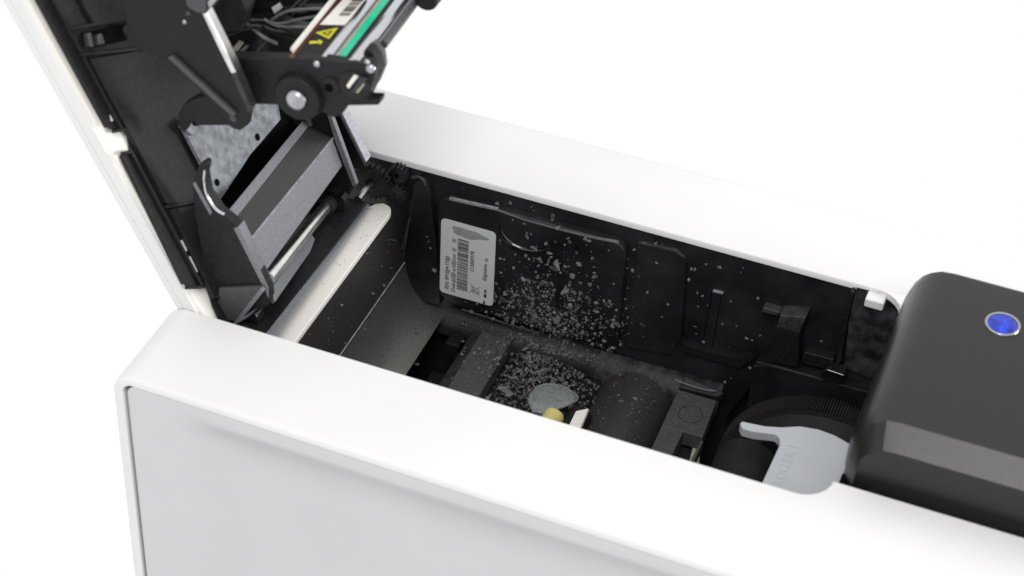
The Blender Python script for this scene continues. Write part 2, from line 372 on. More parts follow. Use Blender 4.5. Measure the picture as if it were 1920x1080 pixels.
# left chute: upright wall and the curved slide below it
mesh('chute_wall', *slab([(30.6, 2, -17), (30.6, 88.5, -17), (33.4, 91.5, -40), (33.4, 2, -40)], (-1.2, 0, -0.3)), 'slide', printer, bevel=0.15)
rows = []
for q in range(15):
    a = math.radians(4 + 80 * q / 14)
    x = 33.4 + 14.4 * (1 - math.cos(a)) / (1 - math.cos(math.radians(84)))
    z = -40 - 20.2 * math.sin(a) / math.sin(math.radians(84))
    rows.append([(x, y, z) for y in (2, 20, 40, 60, 80, 95.4)])
mesh('curved_slide', *sheet(rows), 'slide_film', printer, angle=80)
mesh('slide_seam', *slab([(33.5, 2, -39.85), (33.5, 91.6, -39.85), (33.75, 91.6, -40.2), (33.75, 2, -40.2)], (-0.3, 0, -0.1)), 'edge', printer)
mesh('chute_fin', *join(tube([(35.86,90.0,-19.16),(34.56,90.0,-26.61),(33.05,90.0,-33.31)], 0.35, 8), tube([(29.6, 89.5, -34), (31.5, 90.5, -37), (33.2, 91.4, -39.6)], 0.2, 8)), 'bracket', printer)
mesh('moulding_mark', *join(tube([(35.96,70.0,-14.13),(37.84,70.0,-12.84),(39.72,70.0,-12.88)], 0.15, 6)), 'bracket', printer)

# gap with catches, then the two cross brackets
mesh('gap_catch', *join(box(52, 57, 84, 92, -72, -63.5), box(50, 56, 70, 78, -78, -72)), 'black', printer, bevel=0.5)
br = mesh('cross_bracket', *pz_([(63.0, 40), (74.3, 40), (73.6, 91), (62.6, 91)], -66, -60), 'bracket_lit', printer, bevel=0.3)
mesh('bracket_flank', *loft([[(58.6, 40, -62.6), (62.9, 40, -60.2), (62.9, 40, -66), (58.6, 40, -66)], [(58.9, 91, -62.6), (62.5, 91, -60.2), (62.5, 91, -66), (58.9, 91, -66)]]), 'bracket', br)  # darker bracket colour paints the shade on this facet
def ring(cx, cy, z, rx, ry, t=0.12):
    return tube([(cx + rx * math.cos(a / 10 * math.pi), cy + ry * math.sin(a / 10 * math.pi), z) for a in range(21)], t, 6)
mesh('moulded_ring', *ring(68.6, 82, -60, 3.2, 3.4), 'black', br)
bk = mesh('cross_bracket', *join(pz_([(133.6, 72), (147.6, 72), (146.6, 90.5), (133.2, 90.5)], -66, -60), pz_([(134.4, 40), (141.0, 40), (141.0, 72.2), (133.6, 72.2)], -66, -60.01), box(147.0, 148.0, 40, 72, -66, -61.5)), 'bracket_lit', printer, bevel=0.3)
mesh('moulded_ring', *ring(140.6, 80.5, -60, 3.9, 4.0), 'black', bk)
mesh('inner_step', *box(141, 148, 40, 71.8, -75, -66.4), 'black', bk)
mesh('warning_sticker', *pz_([(146.03,61.88),(144.41,74.81),(147.32,72.58),(148.77,65.74),(149.25,61.98)], -66.3, -66), 'beige', bk)
mesh('end_lip', *slab([(133.2, 90.5, -59.5), (146.5, 91.5, -59.5), (148.5, 92.5, -57.6), (134, 94.5, -57.0)], (0, 0, -3)), 'black', printer, bevel=0.5, seg=3)
mesh('lip_highlight', *tube([(131.76,90.4,-56.18),(136.64,90.4,-56.74),(141.81,90.4,-56.71),(146.13,90.4,-55.79)], 0.25, 8), 'graphite_lit', printer)

# big cardboard-brown ribbon drum
cyD = (119.2, -73.6, 13.8)
drum = mesh('ribbon_drum', *cyl((cyD[0], 30, cyD[1]), (0, 1, 0), cyD[2], 62.5, 72), 'drum', printer, bevel=0.6, angle=30)

# toothed wheel: rim with fine teeth, smooth shoulder
GC = (187.0, -78.0)
def gear(cx, cz, r0, r1, y0, y1, n, a0=0, a1=360, duty=0.5):
    V = []; F = []
    N = n * 4
    for i in range(N + 1):
        a = math.radians(a0 + (a1 - a0) * i / N)
        rr = r1 if (i % 4) in (1, 2) else r0
        for y in (y0, y1): V.append((cx + rr * math.cos(a), y, cz + rr * math.sin(a)))
        for y in (y0, y1): V.append((cx + (r0 - 3) * math.cos(a), y, cz + (r0 - 3) * math.sin(a)))
    for i in range(N):
        b = i * 4; c = b + 4
        F += [(b, c, c + 1, b + 1), (b, b + 2, c + 2, c), (b + 1, c + 1, c + 3, b + 3)]
    return V, F
wheel = mesh('toothed_wheel', *gear(GC[0], GC[1], 34.7, 36.4, 80.5, 87, 120, 20, 200), 'gear', printer, smooth=False)
mesh('wheel_shoulder', *cyl((GC[0], 72, GC[1]), (0, 1, 0), 31.0, 8.5, 96, r2=34.4), 'black_soft', wheel, angle=30, bevel=0.8, seg=3)
mesh('wheel_face', *cyl((GC[0], 69.5, GC[1]), (0, 1, 0), 27.5, 2.5, 96, r2=30.8), 'gloss', wheel, angle=30)

# black cleaning roller and the light grey arm over it
mesh('feed_roller', *cyl((164.6, 16, -59.3), (0, 1, 0), 10.4, 50, 64), 'rubber', printer, bevel=0.5, angle=30)
Hpts = [(163.96,45.64),(164.43,46.86),(167.37,47.15),(171.4,47.67),(175.98,49.19),(181.04,51.94),(186.61,52.89),(191.72,52.39),(197.5,50.46)]
Hlow = [(199.2, 22), (199.2, -2), (176.6, -2)]
Hnotch = [(177.19,24.0),(177.63,41.68),(176.94,44.1),(175.39,45.42),(173.05,44.88),(168.72,43.72),(165.37,43.74)]
def hz(x): return -24 - 0.010 * max(0, x - 180) ** 2
outline = Hpts + Hlow + [(Hnotch[0][0], -2)] + Hnotch
outline = Hpts + [(199.0, 34), (199.0, 22), (199.2, 0)] + [(176.8, 0)] + Hnotch[1:]
V, F = pr(outline, -24, -27.5, lambda p, t: (p[0], p[1], t))
arm_ = mesh('roller_cover', V, F, 'greyarm', printer, bevel=0.5, seg=3)
lo = [(182.95,26.54),(182.64,42.65)]
text('lettering', 'ROLLER 1', 4.4, (lo[0][0], lo[0][1] - 2.0, -24.0), (0, 1, 0), (-1, 0, 0), 'greyarm', arm_, depth=0.24)

# clear guard, yellow hub and white scraps in the well
gp_ = [(89.96,62.66),(89.39,66.03),(90.23,69.21),(92.41,71.87),(95.95,73.45),(100.21,73.09),(104.51,71.08),(104.68,68.09),(102.83,65.06),(100.27,61.99),(97.09,58.66),(93.56,58.19)]
gc_ = (sum(p[0] for p in gp_) / 12, sum(p[1] for p in gp_) / 12)
rings_ = []
for k_, dz_ in ((1.0, 0.0), (0.9, 0.45), (0.7, 0.9), (0.45, 1.15), (0.2, 1.25)):
    rings_.append([(gc_[0] + (x - gc_[0]) * k_, gc_[1] + (y - gc_[1]) * k_, -57.6 + dz_) for x, y in gp_])
V, F = loft(rings_, caps=False); F.append(tuple(range(len(V) - 12, len(V))))
guard = mesh('clear_guard', V, F, 'clear', printer, angle=80)
sol = guard.modifiers.new('thickness', 'SOLIDIFY'); sol.thickness = 0.5 * K
mesh('guard_rim', *tube([(x, y, -57.5) for x, y in gp_[2:8]], 0.28, 8), 'clear', guard)
hb = [(99.86,-56.45),(94.97,-62.42)]
mesh('yellow_hub', *cyl((hb[0][0], 46, hb[0][1] - 3.6), (0, 1, 0), 3.6, 16.0, 40), 'paleyellow', printer, bevel=0.5, angle=30)
mesh('hub_collar', *cyl((hb[1][0], 46, hb[1][1] - 6.0), (0, 1, 0), 6.0, 14.0, 40), 'gloss', printer, bevel=0.5, angle=30)
sp = [(107.0,-57.95)][0]
mesh('spindle', *cyl((sp[0], 46, sp[1] - 4.0), (0, 1, 0), 4.0, 22, 40), 'black_soft', printer, bevel=0.5, angle=30)
mesh('white_flap', *slab([(109.12,49.01,-50.0),(108.83,56.65,-50.0),(112.01,59.42,-50.0),(112.73,49.01,-50.0)], (0.3, 0, -0.8)), 'cream', printer)

# ---- pale sill strip at the left end of the opening
S = [(30.68,10.18),(23.56,83.92),(23.86,87.5),(25.31,89.42),(27.58,89.51),(29.87,87.41),(30.94,84.16),(30.41,18.06)]
sill = [(24.2, 2), (22.9, 81.5)] + bez((22.9, 81.5), (23.2, 88.8), (27.2, 88.8)) + bez((27.2, 88.8), (31.0, 88.8), (31.1, 84)) + [(30.4, 2)]
mesh('sill_strip', *pz_(sill, -17.2, -15), 'cream', printer, bevel=0.35, seg=2)
mesh('sill_fence', *slab([(21.4, 2, -15), (22.4, 2, -13.2), (21.8, 84, -13.2), (20.6, 84, -15)], (0.2, 0, -6)), 'graphite', printer, bevel=0.2)

# ---- small drive gear in the far left corner
gc = [(22.82,-7.3),(29.54,-12.23),(30.47,-4.44)]
gw = mesh('drive_gear', *join(gear(gc[0][0], gc[0][1], 5.2, 6.6, 88, 90.5, 22), cyl((gc[0][0], 88.3, gc[0][1]), (0, 1, 0), 5.0, 2.0, 40)), 'black', printer, smooth=False)
mesh('gear_shaft', *cyl((gc[0][0], 78, gc[0][1]), (0, 1, 0), 1.4, 10.2, 24), 'steel', gw)
mesh('idler_gear', *join(gear(gc[1][0], gc[1][1], 3.6, 4.8, 91.5, 94.2, 16), cyl((gc[1][0], 91.9, gc[1][1]), (0, 1, 0), 3.4, 2.2, 30)), 'wall', printer, smooth=False)
mesh('pinion_gear', *join(gear(gc[2][0], gc[2][1], 2.4, 3.4, 91.5, 94.8, 14), cyl((gc[2][0], 91.9, gc[2][1]), (0, 1, 0), 2.3, 2.6, 30)), 'wall', printer, smooth=False)

# ---- raised black cover at the right
prof = [(199.6, -6), (199.7, 0.3), (200.4, 8), (201.8, 14), (203.6, 18.5), (205.8, 21.4), (208.6, 23.3), (212.5, 24), (XR, 24), (XR, -6)]
def sect(y, top, dx):
    out = []
    for x, z in prof:
        zz = z if z < 8 else 8 + (z - 8) * (top - 8) / 16.0
        out.append((x + dx * (1 if x < 300 else 0) * (1.0 if z < 22 else 0.45), y, zz))
    return out
cover = mesh('top_cover', *loft([sect(12.0, 13.7, 4.8), sect(18.5, 19.0, 1.6), sect(24, 19, 0.2), sect(32, 19, 0.0), sect(84, 19, 0.0), sect(88.3, 18.7, 0.4), sect(90.6, 17.2, 1.2), sect(91.8, 11, 3.0)]), 'cover', printer, angle=24)
mesh('cover_channel', *join(box(200.2, XR, 8.8, 20.0, -9, -7)), 'hole', printer)
il = [(230.71,71.24)][0]
mesh('indicator_bezel', *loft([[(il[0] + r_ * math.cos(a), il[1] + r_ * math.sin(a), z) for a in [2 * math.pi * i / 40 for i in range(40)]] for r_, z in ((5.2, 18.9), (5.2, 19.3), (4.9, 19.5), (4.4, 19.2))], caps=False), 'steel', cover, angle=80)
mesh('indicator_light', *dome((il[0], il[1], 18.9), (0, 0, 1), 4.5, 0.7), 'blue', cover, angle=80)

# ================================================================== the raised lid
lid = mesh('lid', *join(lbox(-6, 150, 0.2, 94.5, -1.2, 0.9),
                        pn_([(-6, 0.2), (150, 0.2), (150, 1.2), (-6, 1.2)], 0.9, 5.2),
                        lbox(-6, 150, 93, 94.5, 0.9, 6)), 'white', printer, bevel=0.5)
mesh('lid_rim', *loft([[G(u, 1.0, -0.5), G(u, 0.4, 4.6), G(u, 1.2, 6.4), G(u, 5.8, 7.3), G(u, 9.6, 7.0), G(u, 9.6, 0.5)] for u in (-9, 150)]), 'cream', lid, bevel=0.4, angle=25)
Lp = [(106.29,2.93),(101.94,3.13),(60.78,3.02),(57.8,5.4),(56.06,8.68),(51.29,6.12),(52.59,2.72),(50.61,1.81),(9.03,-1.13),(6.76,-0.96),(4.28,2.67),(1.89,6.47),(-4.23,4.77),(-16.43,3.56)]
liner = mesh('lid_liner', *pn_(Lp + [(-12, 88), (150, 88), (150, Lp[0][1])], 7.4, 8.0), 'black_soft', lid, bevel=0.2)
# raised ribs standing on the liner
def ribs(pts, w, n0, n1):
    out = []
    for (a, b) in pts:
        d = (Vector(b) - Vector(a)).normalized(); q = Vector((-d.y, d.x)) * w / 2
        a_ = Vector(a); b_ = Vector(b)
        out.append(pn_([tuple(a_ + q), tuple(b_ + q), tuple(b_ - q), tuple(a_ - q)], n0, n1))
    return out
R1 = [(106.45,2.1),(61.87,1.49),(101.25,6.83),(57.56,5.96),(59.51,2.92),(57.03,7.92)]
R2 = [(52.65,1.13),(9.31,-2.3),(51.46,4.92),(4.37,3.64),(7.79,-2.09),(3.44,4.11),(52.75,1.82),(51.22,5.0)]
R3 = [(91.07,6.62),(78.27,36.92),(83.44,5.4),(67.57,36.54),(99.98,9.06),(55.33,9.43),(50.72,5.77),(-1.49,4.87),(31.22,5.87),(24.32,19.04)]
liner_ribs = ribs([(R1[0], R1[1]), (R1[2], R1[3]), (R1[4], R1[5]), (R2[0], R2[1]), (R2[2], R2[3]), (R2[4], R2[5]), (R2[6], R2[7])], 0.9, 8.0, 9.6)
for rr in liner_ribs: mesh('rib', *rr, 'black_soft', lid, bevel=0.2)
for rr in ribs([(R3[0], R3[1]), (R3[2], R3[3]), (R3[8], R3[9])], 0.9, 8.0, 10.2): mesh('rib', *rr, 'black_soft', lid, bevel=0.2)
mesh('raised_bed', *pn_([(98.14,16.7),(91.63,15.97),(86.32,16.1),(78.62,33.96),(75.86,43.47),(81.8,49.0)], 8.0, 10.0), 'black_soft', lid, bevel=0.3)
mesh('raised_bed', *pn_([(80.61,7.91),(67.81,35.98),(48.57,58.14),(38.84,48.96),(47.1,31.29),(44.15,28.52),(19.93,25.93),(31.41,6.87),(53.98,7.41),(75.49,7.62)], 8.0, 10.0), 'black_soft', lid, bevel=0.3)
mesh('raised_bed', *pn_([(29.43,7.27),(19.82,25.82),(9.51,28.2),(-7.16,12.43),(-1.9,5.34)], 8.0, 9.6), 'black_soft', lid, bevel=0.3)
mesh('slot_window', *pn_([(66.08,6.55),(60.95,6.65),(61.93,4.83),(64.23,6.05)], 8.0, 8.3), 'white', lid)
mesh('slot_window', *pn_([(19.82,4.89),(18.81,6.88),(15.44,6.69),(15.42,5.36),(17.13,4.33)], 8.0, 8.3), 'white', lid)
mesh('slot_window', *pn_([(14.4,4.07),(13.2,6.57),(7.78,6.47),(8.46,4.45)], 8.0, 8.3), 'cream', lid)
mesh('slot', *pn_([(87.31,11.13),(78.76,31.88),(76.08,26.3),(82.44,11.05)], 8.2, 9.0), 'hole', lid)
mesh('latch_stub', *join(pn_([(87.17,10.72),(86.5,12.45),(82.65,10.67),(83.55,9.15)], 9, 11), pn_([(84.7,14.33),(84.03,16.08),(81.06,15.14),(82.2,12.62)], 9, 11)), 'graphite', lid, bevel=0.4)
mesh('screw_head', *dome([(-24.4,24.84,76.53)][0], (SA, 0, -CA), 2.0, 1.0), 'black', lid)
mesh('far_side_wall', *pn_([(-9.8, 86.5), (150, 86.5), (150, 89.8), (-7.8, 89.8)], 8, 19.2), 'black', lid, bevel=0.15)
mesh('lit_wall_edge', *pn_([(-8.2, 87.2), (60, 87.2), (60, 90.8), (-8.2, 90.8)], 19.2, 20.0), 'edge_lit', lid)  # bright strip paints the light on the wall's outward edge

# ---- cleaning frame near the hinge
plate_n = [(4.86,47.99),(6.69,49.9),(7.68,49.26),(6.74,45.14),(7.55,38.63),(10.89,33.64),(16.08,30.4),(17.08,29.54),(25.76,9.4),(25.96,5.53),(24.76,1.97),(15.77,-7.8),(13.18,-16.08),(6.25,-9.91),(2.49,30.12),(2.32,40.65),(3.58,44.14)]
near_plate = mesh('side_plate', *py_(plate_n, 9, 12.2), 'black_soft', lid, bevel=0.25)
mesh('plate_edge', *py_([(15.16,28.75),(16.96,30.13),(25.62,9.6),(25.63,5.45),(24.51,8.18)], 8.8, 12.3), 'graphite_lit', near_plate, bevel=0.2)  # paler overlays paint the light on the plate's outward edges
mesh('plate_edge', *py_([(2.54,40.95),(3.48,42.22),(8.42,32.48),(7.64,31.04)], 8.8, 12.3), 'graphite_lit', near_plate, bevel=0.2)
mesh('plate_foot', *slab([(9.52,7.5,4.92),(24.46,7.5,10.73),(15.72,7.5,-6.19),(8.26,7.5,-7.57)], (0, 1.4, 0)), 'bracket_lit', near_plate, bevel=0.4)
mesh('foot_trim', *slab([(24.0,7.0,10.34),(25.2,7.0,9.72),(15.77,7.0,-6.63),(14.54,7.0,-6.21)], (0, 1.5, 0)), 'graphite_lit', near_plate, bevel=0.2)
mesh('axle_bushing', *cyl([(17.98,14.0,-5.85)][0], (0, -1, 0), 3.2, 4.2, 36), 'gloss', near_plate, bevel=0.4, angle=30)
mesh('curved_spring', *tube([(7.35,8.2,48.18),(6.85,8.2,42.84),(7.78,8.2,38.29),(10.16,8.2,34.76),(12.87,8.2,33.68)], 0.45, 10), 'rod', lid)
far_plate = mesh('side_plate', *py_([(5.28,27.89),(10.89,29.55),(13.62,27.28),(22.94,0.7),(22.36,-1.0),(17.68,-10.36),(12.19,-17.03),(5.43,-1.6),(2.15,16.59)], 76, 77.4), 'black', lid, bevel=0.3)
mesh('plate_edge', *py_([(13.09,26.58),(14.39,26.55),(23.37,0.69),(22.03,-0.6),(16.23,14.64)], 75.7, 77.5), 'graphite_lit', far_plate, bevel=0.2)
mesh('plate_edge', *py_([(22.41,-0.91),(18.12,-9.71),(17.36,-9.52),(21.27,-0.84)], 75.7, 77.5), 'bracket', far_plate, bevel=0.2)
def beam(name, near, far, t, m, b=0.2, par=None):
    return mesh(name, *slab([near[0], far[0], far[1], near[1]], t), m, par or lid, bevel=b)
nl = [(10.88,12.0,30.3),(13.2,12.0,28.08),(17.6,12.0,21.71),(23.52,12.0,12.92),(23.64,12.0,11.53),(24.41,12.0,4.32)]
fl = [(4.51,76.0,20.22),(6.92,76.0,19.07),(15.1,76.0,16.75),(18.5,76.0,6.81),(7.2,76.0,-15.31),(12.21,76.0,-15.91)]
beam('cross_beam', (nl[0], nl[1]), (fl[0], fl[1]), (-0.6, 0, -1.2), 'graphite_lit', 0.2)  # beam faces use lit and shaded copies of one graphite
beam('cross_beam', (nl[1], nl[2]), (fl[1], fl[2]), (-1.2, 0, -1.0), 'graphite_shaded', 0.15)
beam('cross_beam', (nl[2], nl[3]), (fl[2], fl[3]), (-1.2, 0, -0.6), 'graphite_lit', 0.4)
mesh('ridge_highlight', *tube([(17.59,12.0,21.51)] + [(15.09,76.0,16.54)], 0.45, 10), 'edge', lid)  # pale tube paints the highlight along the ridge
mesh('beam_return', *tube([(7.11,76.0,19.34),(6.08,76.0,22.98),(4.31,76.0,26.37)], 1.2, 8), 'graphite', lid)
mesh('dark_gap_sheet', *slab([(-0.65,27.37,21.64),(-1.64,74.6,23.65),(1.55,90.97,17.19),(4.14,29.31,11.95)], (-0.3, 0, 0.1)), 'hole', lid)  # dark sheet paints the shade in the gap beside the plate
gp = mesh('mottled_plate', *pn_([(46.37,25.13),(46.7,29.05),(44.61,29.07),(42.43,31.01),(45.6,43.43),(28.25,69.78),(22.39,66.78),(22.62,46.15),(20.39,23.76),(23.07,21.53),(28.99,24.75)], 11.5, 13), 'cast', lid, bevel=0.25)
for c in [(0.79,52.68,28.1),(0.53,26.57,28.63)]:
    mesh('screw_hole', *cyl(c, (SA, 0, -CA), 1.15, 0.06, 24), 'hole', gp)
mesh('plate_tab', *pn_([(47.69,22.98),(47.46,28.33),(45.04,27.71),(42.85,29.96),(42.7,25.51)], 13, 14.5), 'cast', gp, bevel=0.3)
roller = mesh('steel_roller', *cyl([(24.11,12.0,10.04)][0], Vector([(16.63,66.0,-4.01)][0]) - Vector([(24.11,12.0,10.04)][0]), 2.0, (Vector([(16.63,66.0,-4.01)][0]) - Vector([(24.11,12.0,10.04)][0])).length, 32), 'chrome', lid, angle=40)
e0 = Vector([(16.63,66.0,-4.01)][0]); dd = (e0 - Vector([(24.11,12.0,10.04)][0])).normalized()
mesh('roller_cap', *cyl(e0, dd, 3.1, 3.6, 36), 'black', roller, bevel=0.3, angle=30)
mesh('roller_bearing', *cyl(e0 + dd * 3.6, dd, 2.0, 5.5, 32), 'steel', roller, bevel=0.2, angle=30)
mesh('bearing_clamp', *py_([(17.27,-4.86),(19.78,-2.1),(21.08,-3.64),(21.21,-7.96),(19.06,-12.18),(17.37,-10.97),(16.65,-7.9)], 71.5, 75), 'black', roller, bevel=0.4)
n5 = [(24.86,12.0,6.77),(26.09,12.0,1.97)]; f5 = [(12.43,74.0,-14.18),(15.49,74.0,-14.95)]
beam('textured_bar', n5, f5, (-1.2, 0, -1.4), 'graphite_lit', 0.2)
n6 = [(15.6,8.0,-7.06),(24.48,8.0,-8.58)]; f6 = [(15.82,80.0,-9.39),(25.39,80.0,-8.52)]
beam('hinge_bar', n6, f6, (-2, 0, -4), 'black', 0.3, printer)
beam('hinge_glint', [(13.39,6.0,-7.11),(20.15,6.0,-0.45)], [(17.71,14.0,-3.81),(23.66,14.0,1.66)], (-1, 0, -2), 'graphite_lit', 0.3, printer)  # pale strip paints a glint under the bushing
n7 = [(24.66,7.0,-7.7),(27.5,7.0,-7.96)]; f7 = [(24.08,82.0,-11.24),(25.42,82.0,-11.47)]
beam('hinge_bar_edge', n7, f7, (-0.6, 0, -2), 'graphite_lit', 0.2, printer)

# ---- pivoting side plates and the print head
YA = 16.0
vp = [(-17.68,104.15),(9.34,111.31),(8.36,106.04),(9.61,100.29),(13.94,91.18),(17.75,83.16),(21.83,72.57),(20.72,66.41),(18.26,63.83),(15.28,64.4),(-1.27,82.31),(-6.79,82.17),(-16.11,83.08),(-15.21,89.32)]
pivot = mesh('pivot_plate', *py_(vp, 10, 13), 'black', lid, bevel=0.4)
mesh('plate_edge', *py_([(8.87,100.49),(10.35,100.89),(14.82,91.49),(18.32,83.74),(16.81,82.95),(13.3,90.37)], 9.7, 13.2), 'chrome', pivot, bevel=0.3)  # steel colour paints the highlight on the worn plate edge
mesh('plate_edge', *py_([(16.81,82.95),(18.32,83.74),(22.55,72.84),(21.46,70.71)], 9.7, 13.2), 'bracket', pivot, bevel=0.3)
mesh('plate_rib', *py_([(-2.47,83.46),(-0.9,84.44),(18.12,70.27),(16.9,68.99)], 8.6, 10.1), 'graphite', pivot, bevel=0.3)
mesh('corner_cap', *py_([(3.96,106.77),(10.65,108.56),(10.21,101.37),(7.89,100.4),(4.73,101.58)], 9.0, 10.0), 'graphite', pivot, bevel=0.6)
mesh('rivet', *dome([(16.51,9.9,67.77)][0], (0, -1, 0), 1.1, 0.5), 'graphite', pivot)
mesh('rivet', *dome([(3.22,9.9,96.03)][0], (0, -1, 0), 0.7, 0.5), 'steel', pivot)
mesh('rivet', *dome([(4.57,9.9,99.14)][0], (0, -1, 0), 0.7, 0.5), 'graphite', pivot)
mesh('link_arm', *py_([(-3.48,56.8),(-3.37,60.77),(-1.03,64.99),(2.04,67.73),(8.67,71.51),(16.78,66.79),(18.61,63.1),(14.8,60.84),(12.82,61.73),(2.46,58.6),(1.19,60.08),(-1.74,54.69)], 13.5, 17), 'black', lid, bevel=0.5)
mesh('rear_crossbar', *tube([(8.57,11.0,99.76)] + [(6.65,26.0,98.47)], 1.3, 12), 'steel', pivot)
mesh('guide_block', *py_([(1.23,92.65),(9.69,94.92),(11.45,90.14),(9.07,82.38),(3.92,80.59),(-0.09,81.64)], 30, 36), 'black_soft', lid, bevel=0.8)

head_arm = mesh('head_arm', *py_([(8.79,81.85),(13.01,83.41),(40.89,90.47),(47.28,91.25),(54.26,93.07),(55.83,93.86),(57.24,92.2),(56.76,88.59),(54.82,81.7),(58.64,82.65),(58.32,80.61),(48.69,77.57),(47.2,74.44),(44.73,72.25),(41.49,73.09),(38.89,73.4),(34.93,71.86),(31.5,72.65),(13.19,67.77)], 16, 20), 'black', lid, bevel=0.5)
sc = [(34.59,16.0,77.17)][0]
mesh('screw_boss', *join(cyl((sc[0], 13.5, sc[2]), (0, 1, 0), 6.8, 3.0, 48, r2=7.4)), 'black', head_arm, bevel=0.5, angle=30)
mesh('screw_head', *dome((sc[0], 13.3, sc[2]), (0, -1, 0), 3.3, 1.9), 'steel', head_arm, angle=80)
mesh('arm_knuckle', *cyl((lambda c: (c[0], 15.2, c[2]))([(44.28,16.0,83.2)][0]), (0, 1, 0), 2.6, 2.4, 32), 'black_soft', head_arm, bevel=0.4, angle=30)
mesh('knuckle_hole', *cyl((lambda c: (c[0], 15.0, c[2]))([(43.78,16.0,82.71)][0]), (0, 1, 0), 1.3, 0.5, 24), 'hole', head_arm)
mesh('hook_plate', *py_([(51.55,93.63),(53.14,93.39),(55.04,91.15),(55.99,87.22),(54.06,81.36),(52.1,76.14),(50.47,75.66),(51.49,83.82),(52.16,87.88),(50.56,89.18)], 22, 26), 'black', head_arm, bevel=0.5)
mesh('hook_lip', *py_([(51.91,93.22),(53.34,91.54),(54.77,89.85),(55.25,85.77),(53.15,79.48),(52.18,79.56),(54.12,85.45),(53.49,89.14),(51.58,91.04)], 25, 29), 'graphite', head_arm, bevel=0.4)
mesh('clear_bushing', *cyl((lambda c: (c[0], 15.4, c[2]))([(51.02,16.0,85.17)][0]), (0, 1, 0), 4.6, 1.0, 40), 'black_soft', head_arm, bevel=0.4, angle=30)
mesh('bushing_core', *py_([(49.16,85.13),(51.43,89.29),(52.7,89.13),(49.95,84.48)], 14.9, 15.3), 'paper', head_arm)
mesh('bushing_core', *py_([(52.02,83.86),(54.27,87.32),(54.58,87.06),(52.65,83.69)], 14.9, 15.3), 'beige', head_arm)
mesh('bushing_core', *py_([(50.74,83.48),(53.33,89.14),(55.55,89.43),(53.95,86.88),(52.02,83.86)], 15.0, 15.35), 'bracket', head_arm)
for q, rr in (([(56.07,15.8,92.16)][0], 1.5), ([(54.98,15.8,94.09)][0], 0.8), ([(40.0,15.8,89.11)][0], 1.1)):
    mesh('pin_end', *dome(q, (0, -1, 0), rr, rr * 0.7), 'steel', head_arm, angle=80)

# print head strips run away from the arm along HD
h0 = Vector([(32.54,16.0,90.0)][0]); h1 = Vector([(31.45,46.19,89.71)][0])
HD = (h1 - h0); HD /= HD.y
def strip(name, a, b, y0, y1, t, m, par, bev=0.15):
    A = Vector(a); B = Vector(b)
    q = lambda P, y: tuple(P + HD * (y - P.y))
    return mesh(name, *slab([q(A, y0), q(A, y1), q(B, y1), q(B, y0)], t), m, par, bevel=bev)
hp = [(30.93,17.0,90.33),(32.02,17.0,89.25),(30.85,17.0,88.04),(31.98,17.0,87.84),(32.48,17.0,88.33),(42.32,17.0,89.74),(39.73,17.0,88.3),(42.96,17.0,89.74),(43.6,17.0,89.93),(44.24,17.0,89.94),(46.64,17.0,90.45),(47.76,17.0,90.77),(48.4,17.0,90.95),(49.19,17.0,91.18),(50.62,17.0,91.41),(51.89,17.0,91.08)]
head = strip('print_head', hp[4], hp[5], 17, 95, (-1, 0, -3), 'black_soft', lid)
strip('insulating_strip', hp[0], hp[1], 19.0, 95, (-0.6, 0, -1.2), 'paper', head)
strip('amber_film', hp[2], hp[4], 17, 95, (-0.4, 0, -0.8), 'brown', head)
def rod(name, px3, r, y0, y1, m, par):
    P = Vector(px3); a = P + HD * (y0 - P.y); b = P + HD * (y1 - P.y)
    return mesh(name, *cyl(a, b - a, r, (b - a).length, 28), m, par, angle=40)
rod('head_rod', [(41.34,17.0,88.93)][0], 1.7, 18, 95, 'rod', head)
strip('beige_edge', hp[8], hp[9], 17, 95, (-0.5, 0, -1.0), 'beige', head)
strip('circuit_board', hp[9], hp[10], 17, 95, (-0.5, 0, -1.2), 'board', head)
strip('sensor_rail', hp[10], hp[12], 17, 95, (-0.5, 0, -2.2), 'black_soft', head)
strip('board_edge', hp[12], hp[13], 17, 95, (-0.5, 0, -1.2), 'board_dark', head)
rod('shiny_rod', hp[14], 1.8, 17.2, 95, 'rod', head)
r2 = [(53.29,30.0,90.5)]
rod('rod_dark_side', r2[0], 1.3, 30, 95, 'graphite', head)  # added dark rod stands in for the shiny rod's shaded side
mesh('rod_bushing', *cyl([(56.34,52.0,93.08)][0], (0, 1, 0), 3.6, 5, 32), 'black', head, bevel=0.5, angle=30)
# printed paper label, warning triangle and arrow on the head
top = Vector((0.25, -0.1, 0.35))
lb = [(33.24,32.0,90.2),(40.61,32.0,92.06)]
hb4 = Vector(hp[4]); hb5 = Vector(hp[5])
def hs(s, y):                               # point on the head face: s across 0..1, y along
    P = hb4 + (hb5 - hb4) * s
    return P + HD * (y - P.y)
nrm = (hb5 - hb4).cross(HD).normalized()
if nrm.z < 0: nrm = -nrm
def face(name, pts, m, lift=0.12, th=0.1):
    V = [tuple(hs(s, y) + nrm * (lift + th)) for s, y in pts] + [tuple(hs(s, y) + nrm * lift) for s, y in pts]
    n = len(pts)
    F = [tuple(range(n)), tuple(range(2 * n - 1, n - 1, -1))] + [(i, (i + 1) % n, n + (i + 1) % n, n + i) for i in range(n)]
    return mesh(name, V, F, m, head, smooth=False)
face('paper_label', [(0.002, 34.8), (0.715, 36.07), (0.907, 66.73), (0.182, 65.19)], 'paper')
tri = [(0.063, 30.48), (0.592, 34.32), (0.585, 28.13)]
def hollow(p, k):
    cx = sum(a for a, b in p) / len(p); cy = sum(b for a, b in p) / len(p)
    q = [(cx + (a - cx) * k, cy + (b - cy) * k) for a, b in p]
    return q
inner_ = hollow(tri, 0.55)
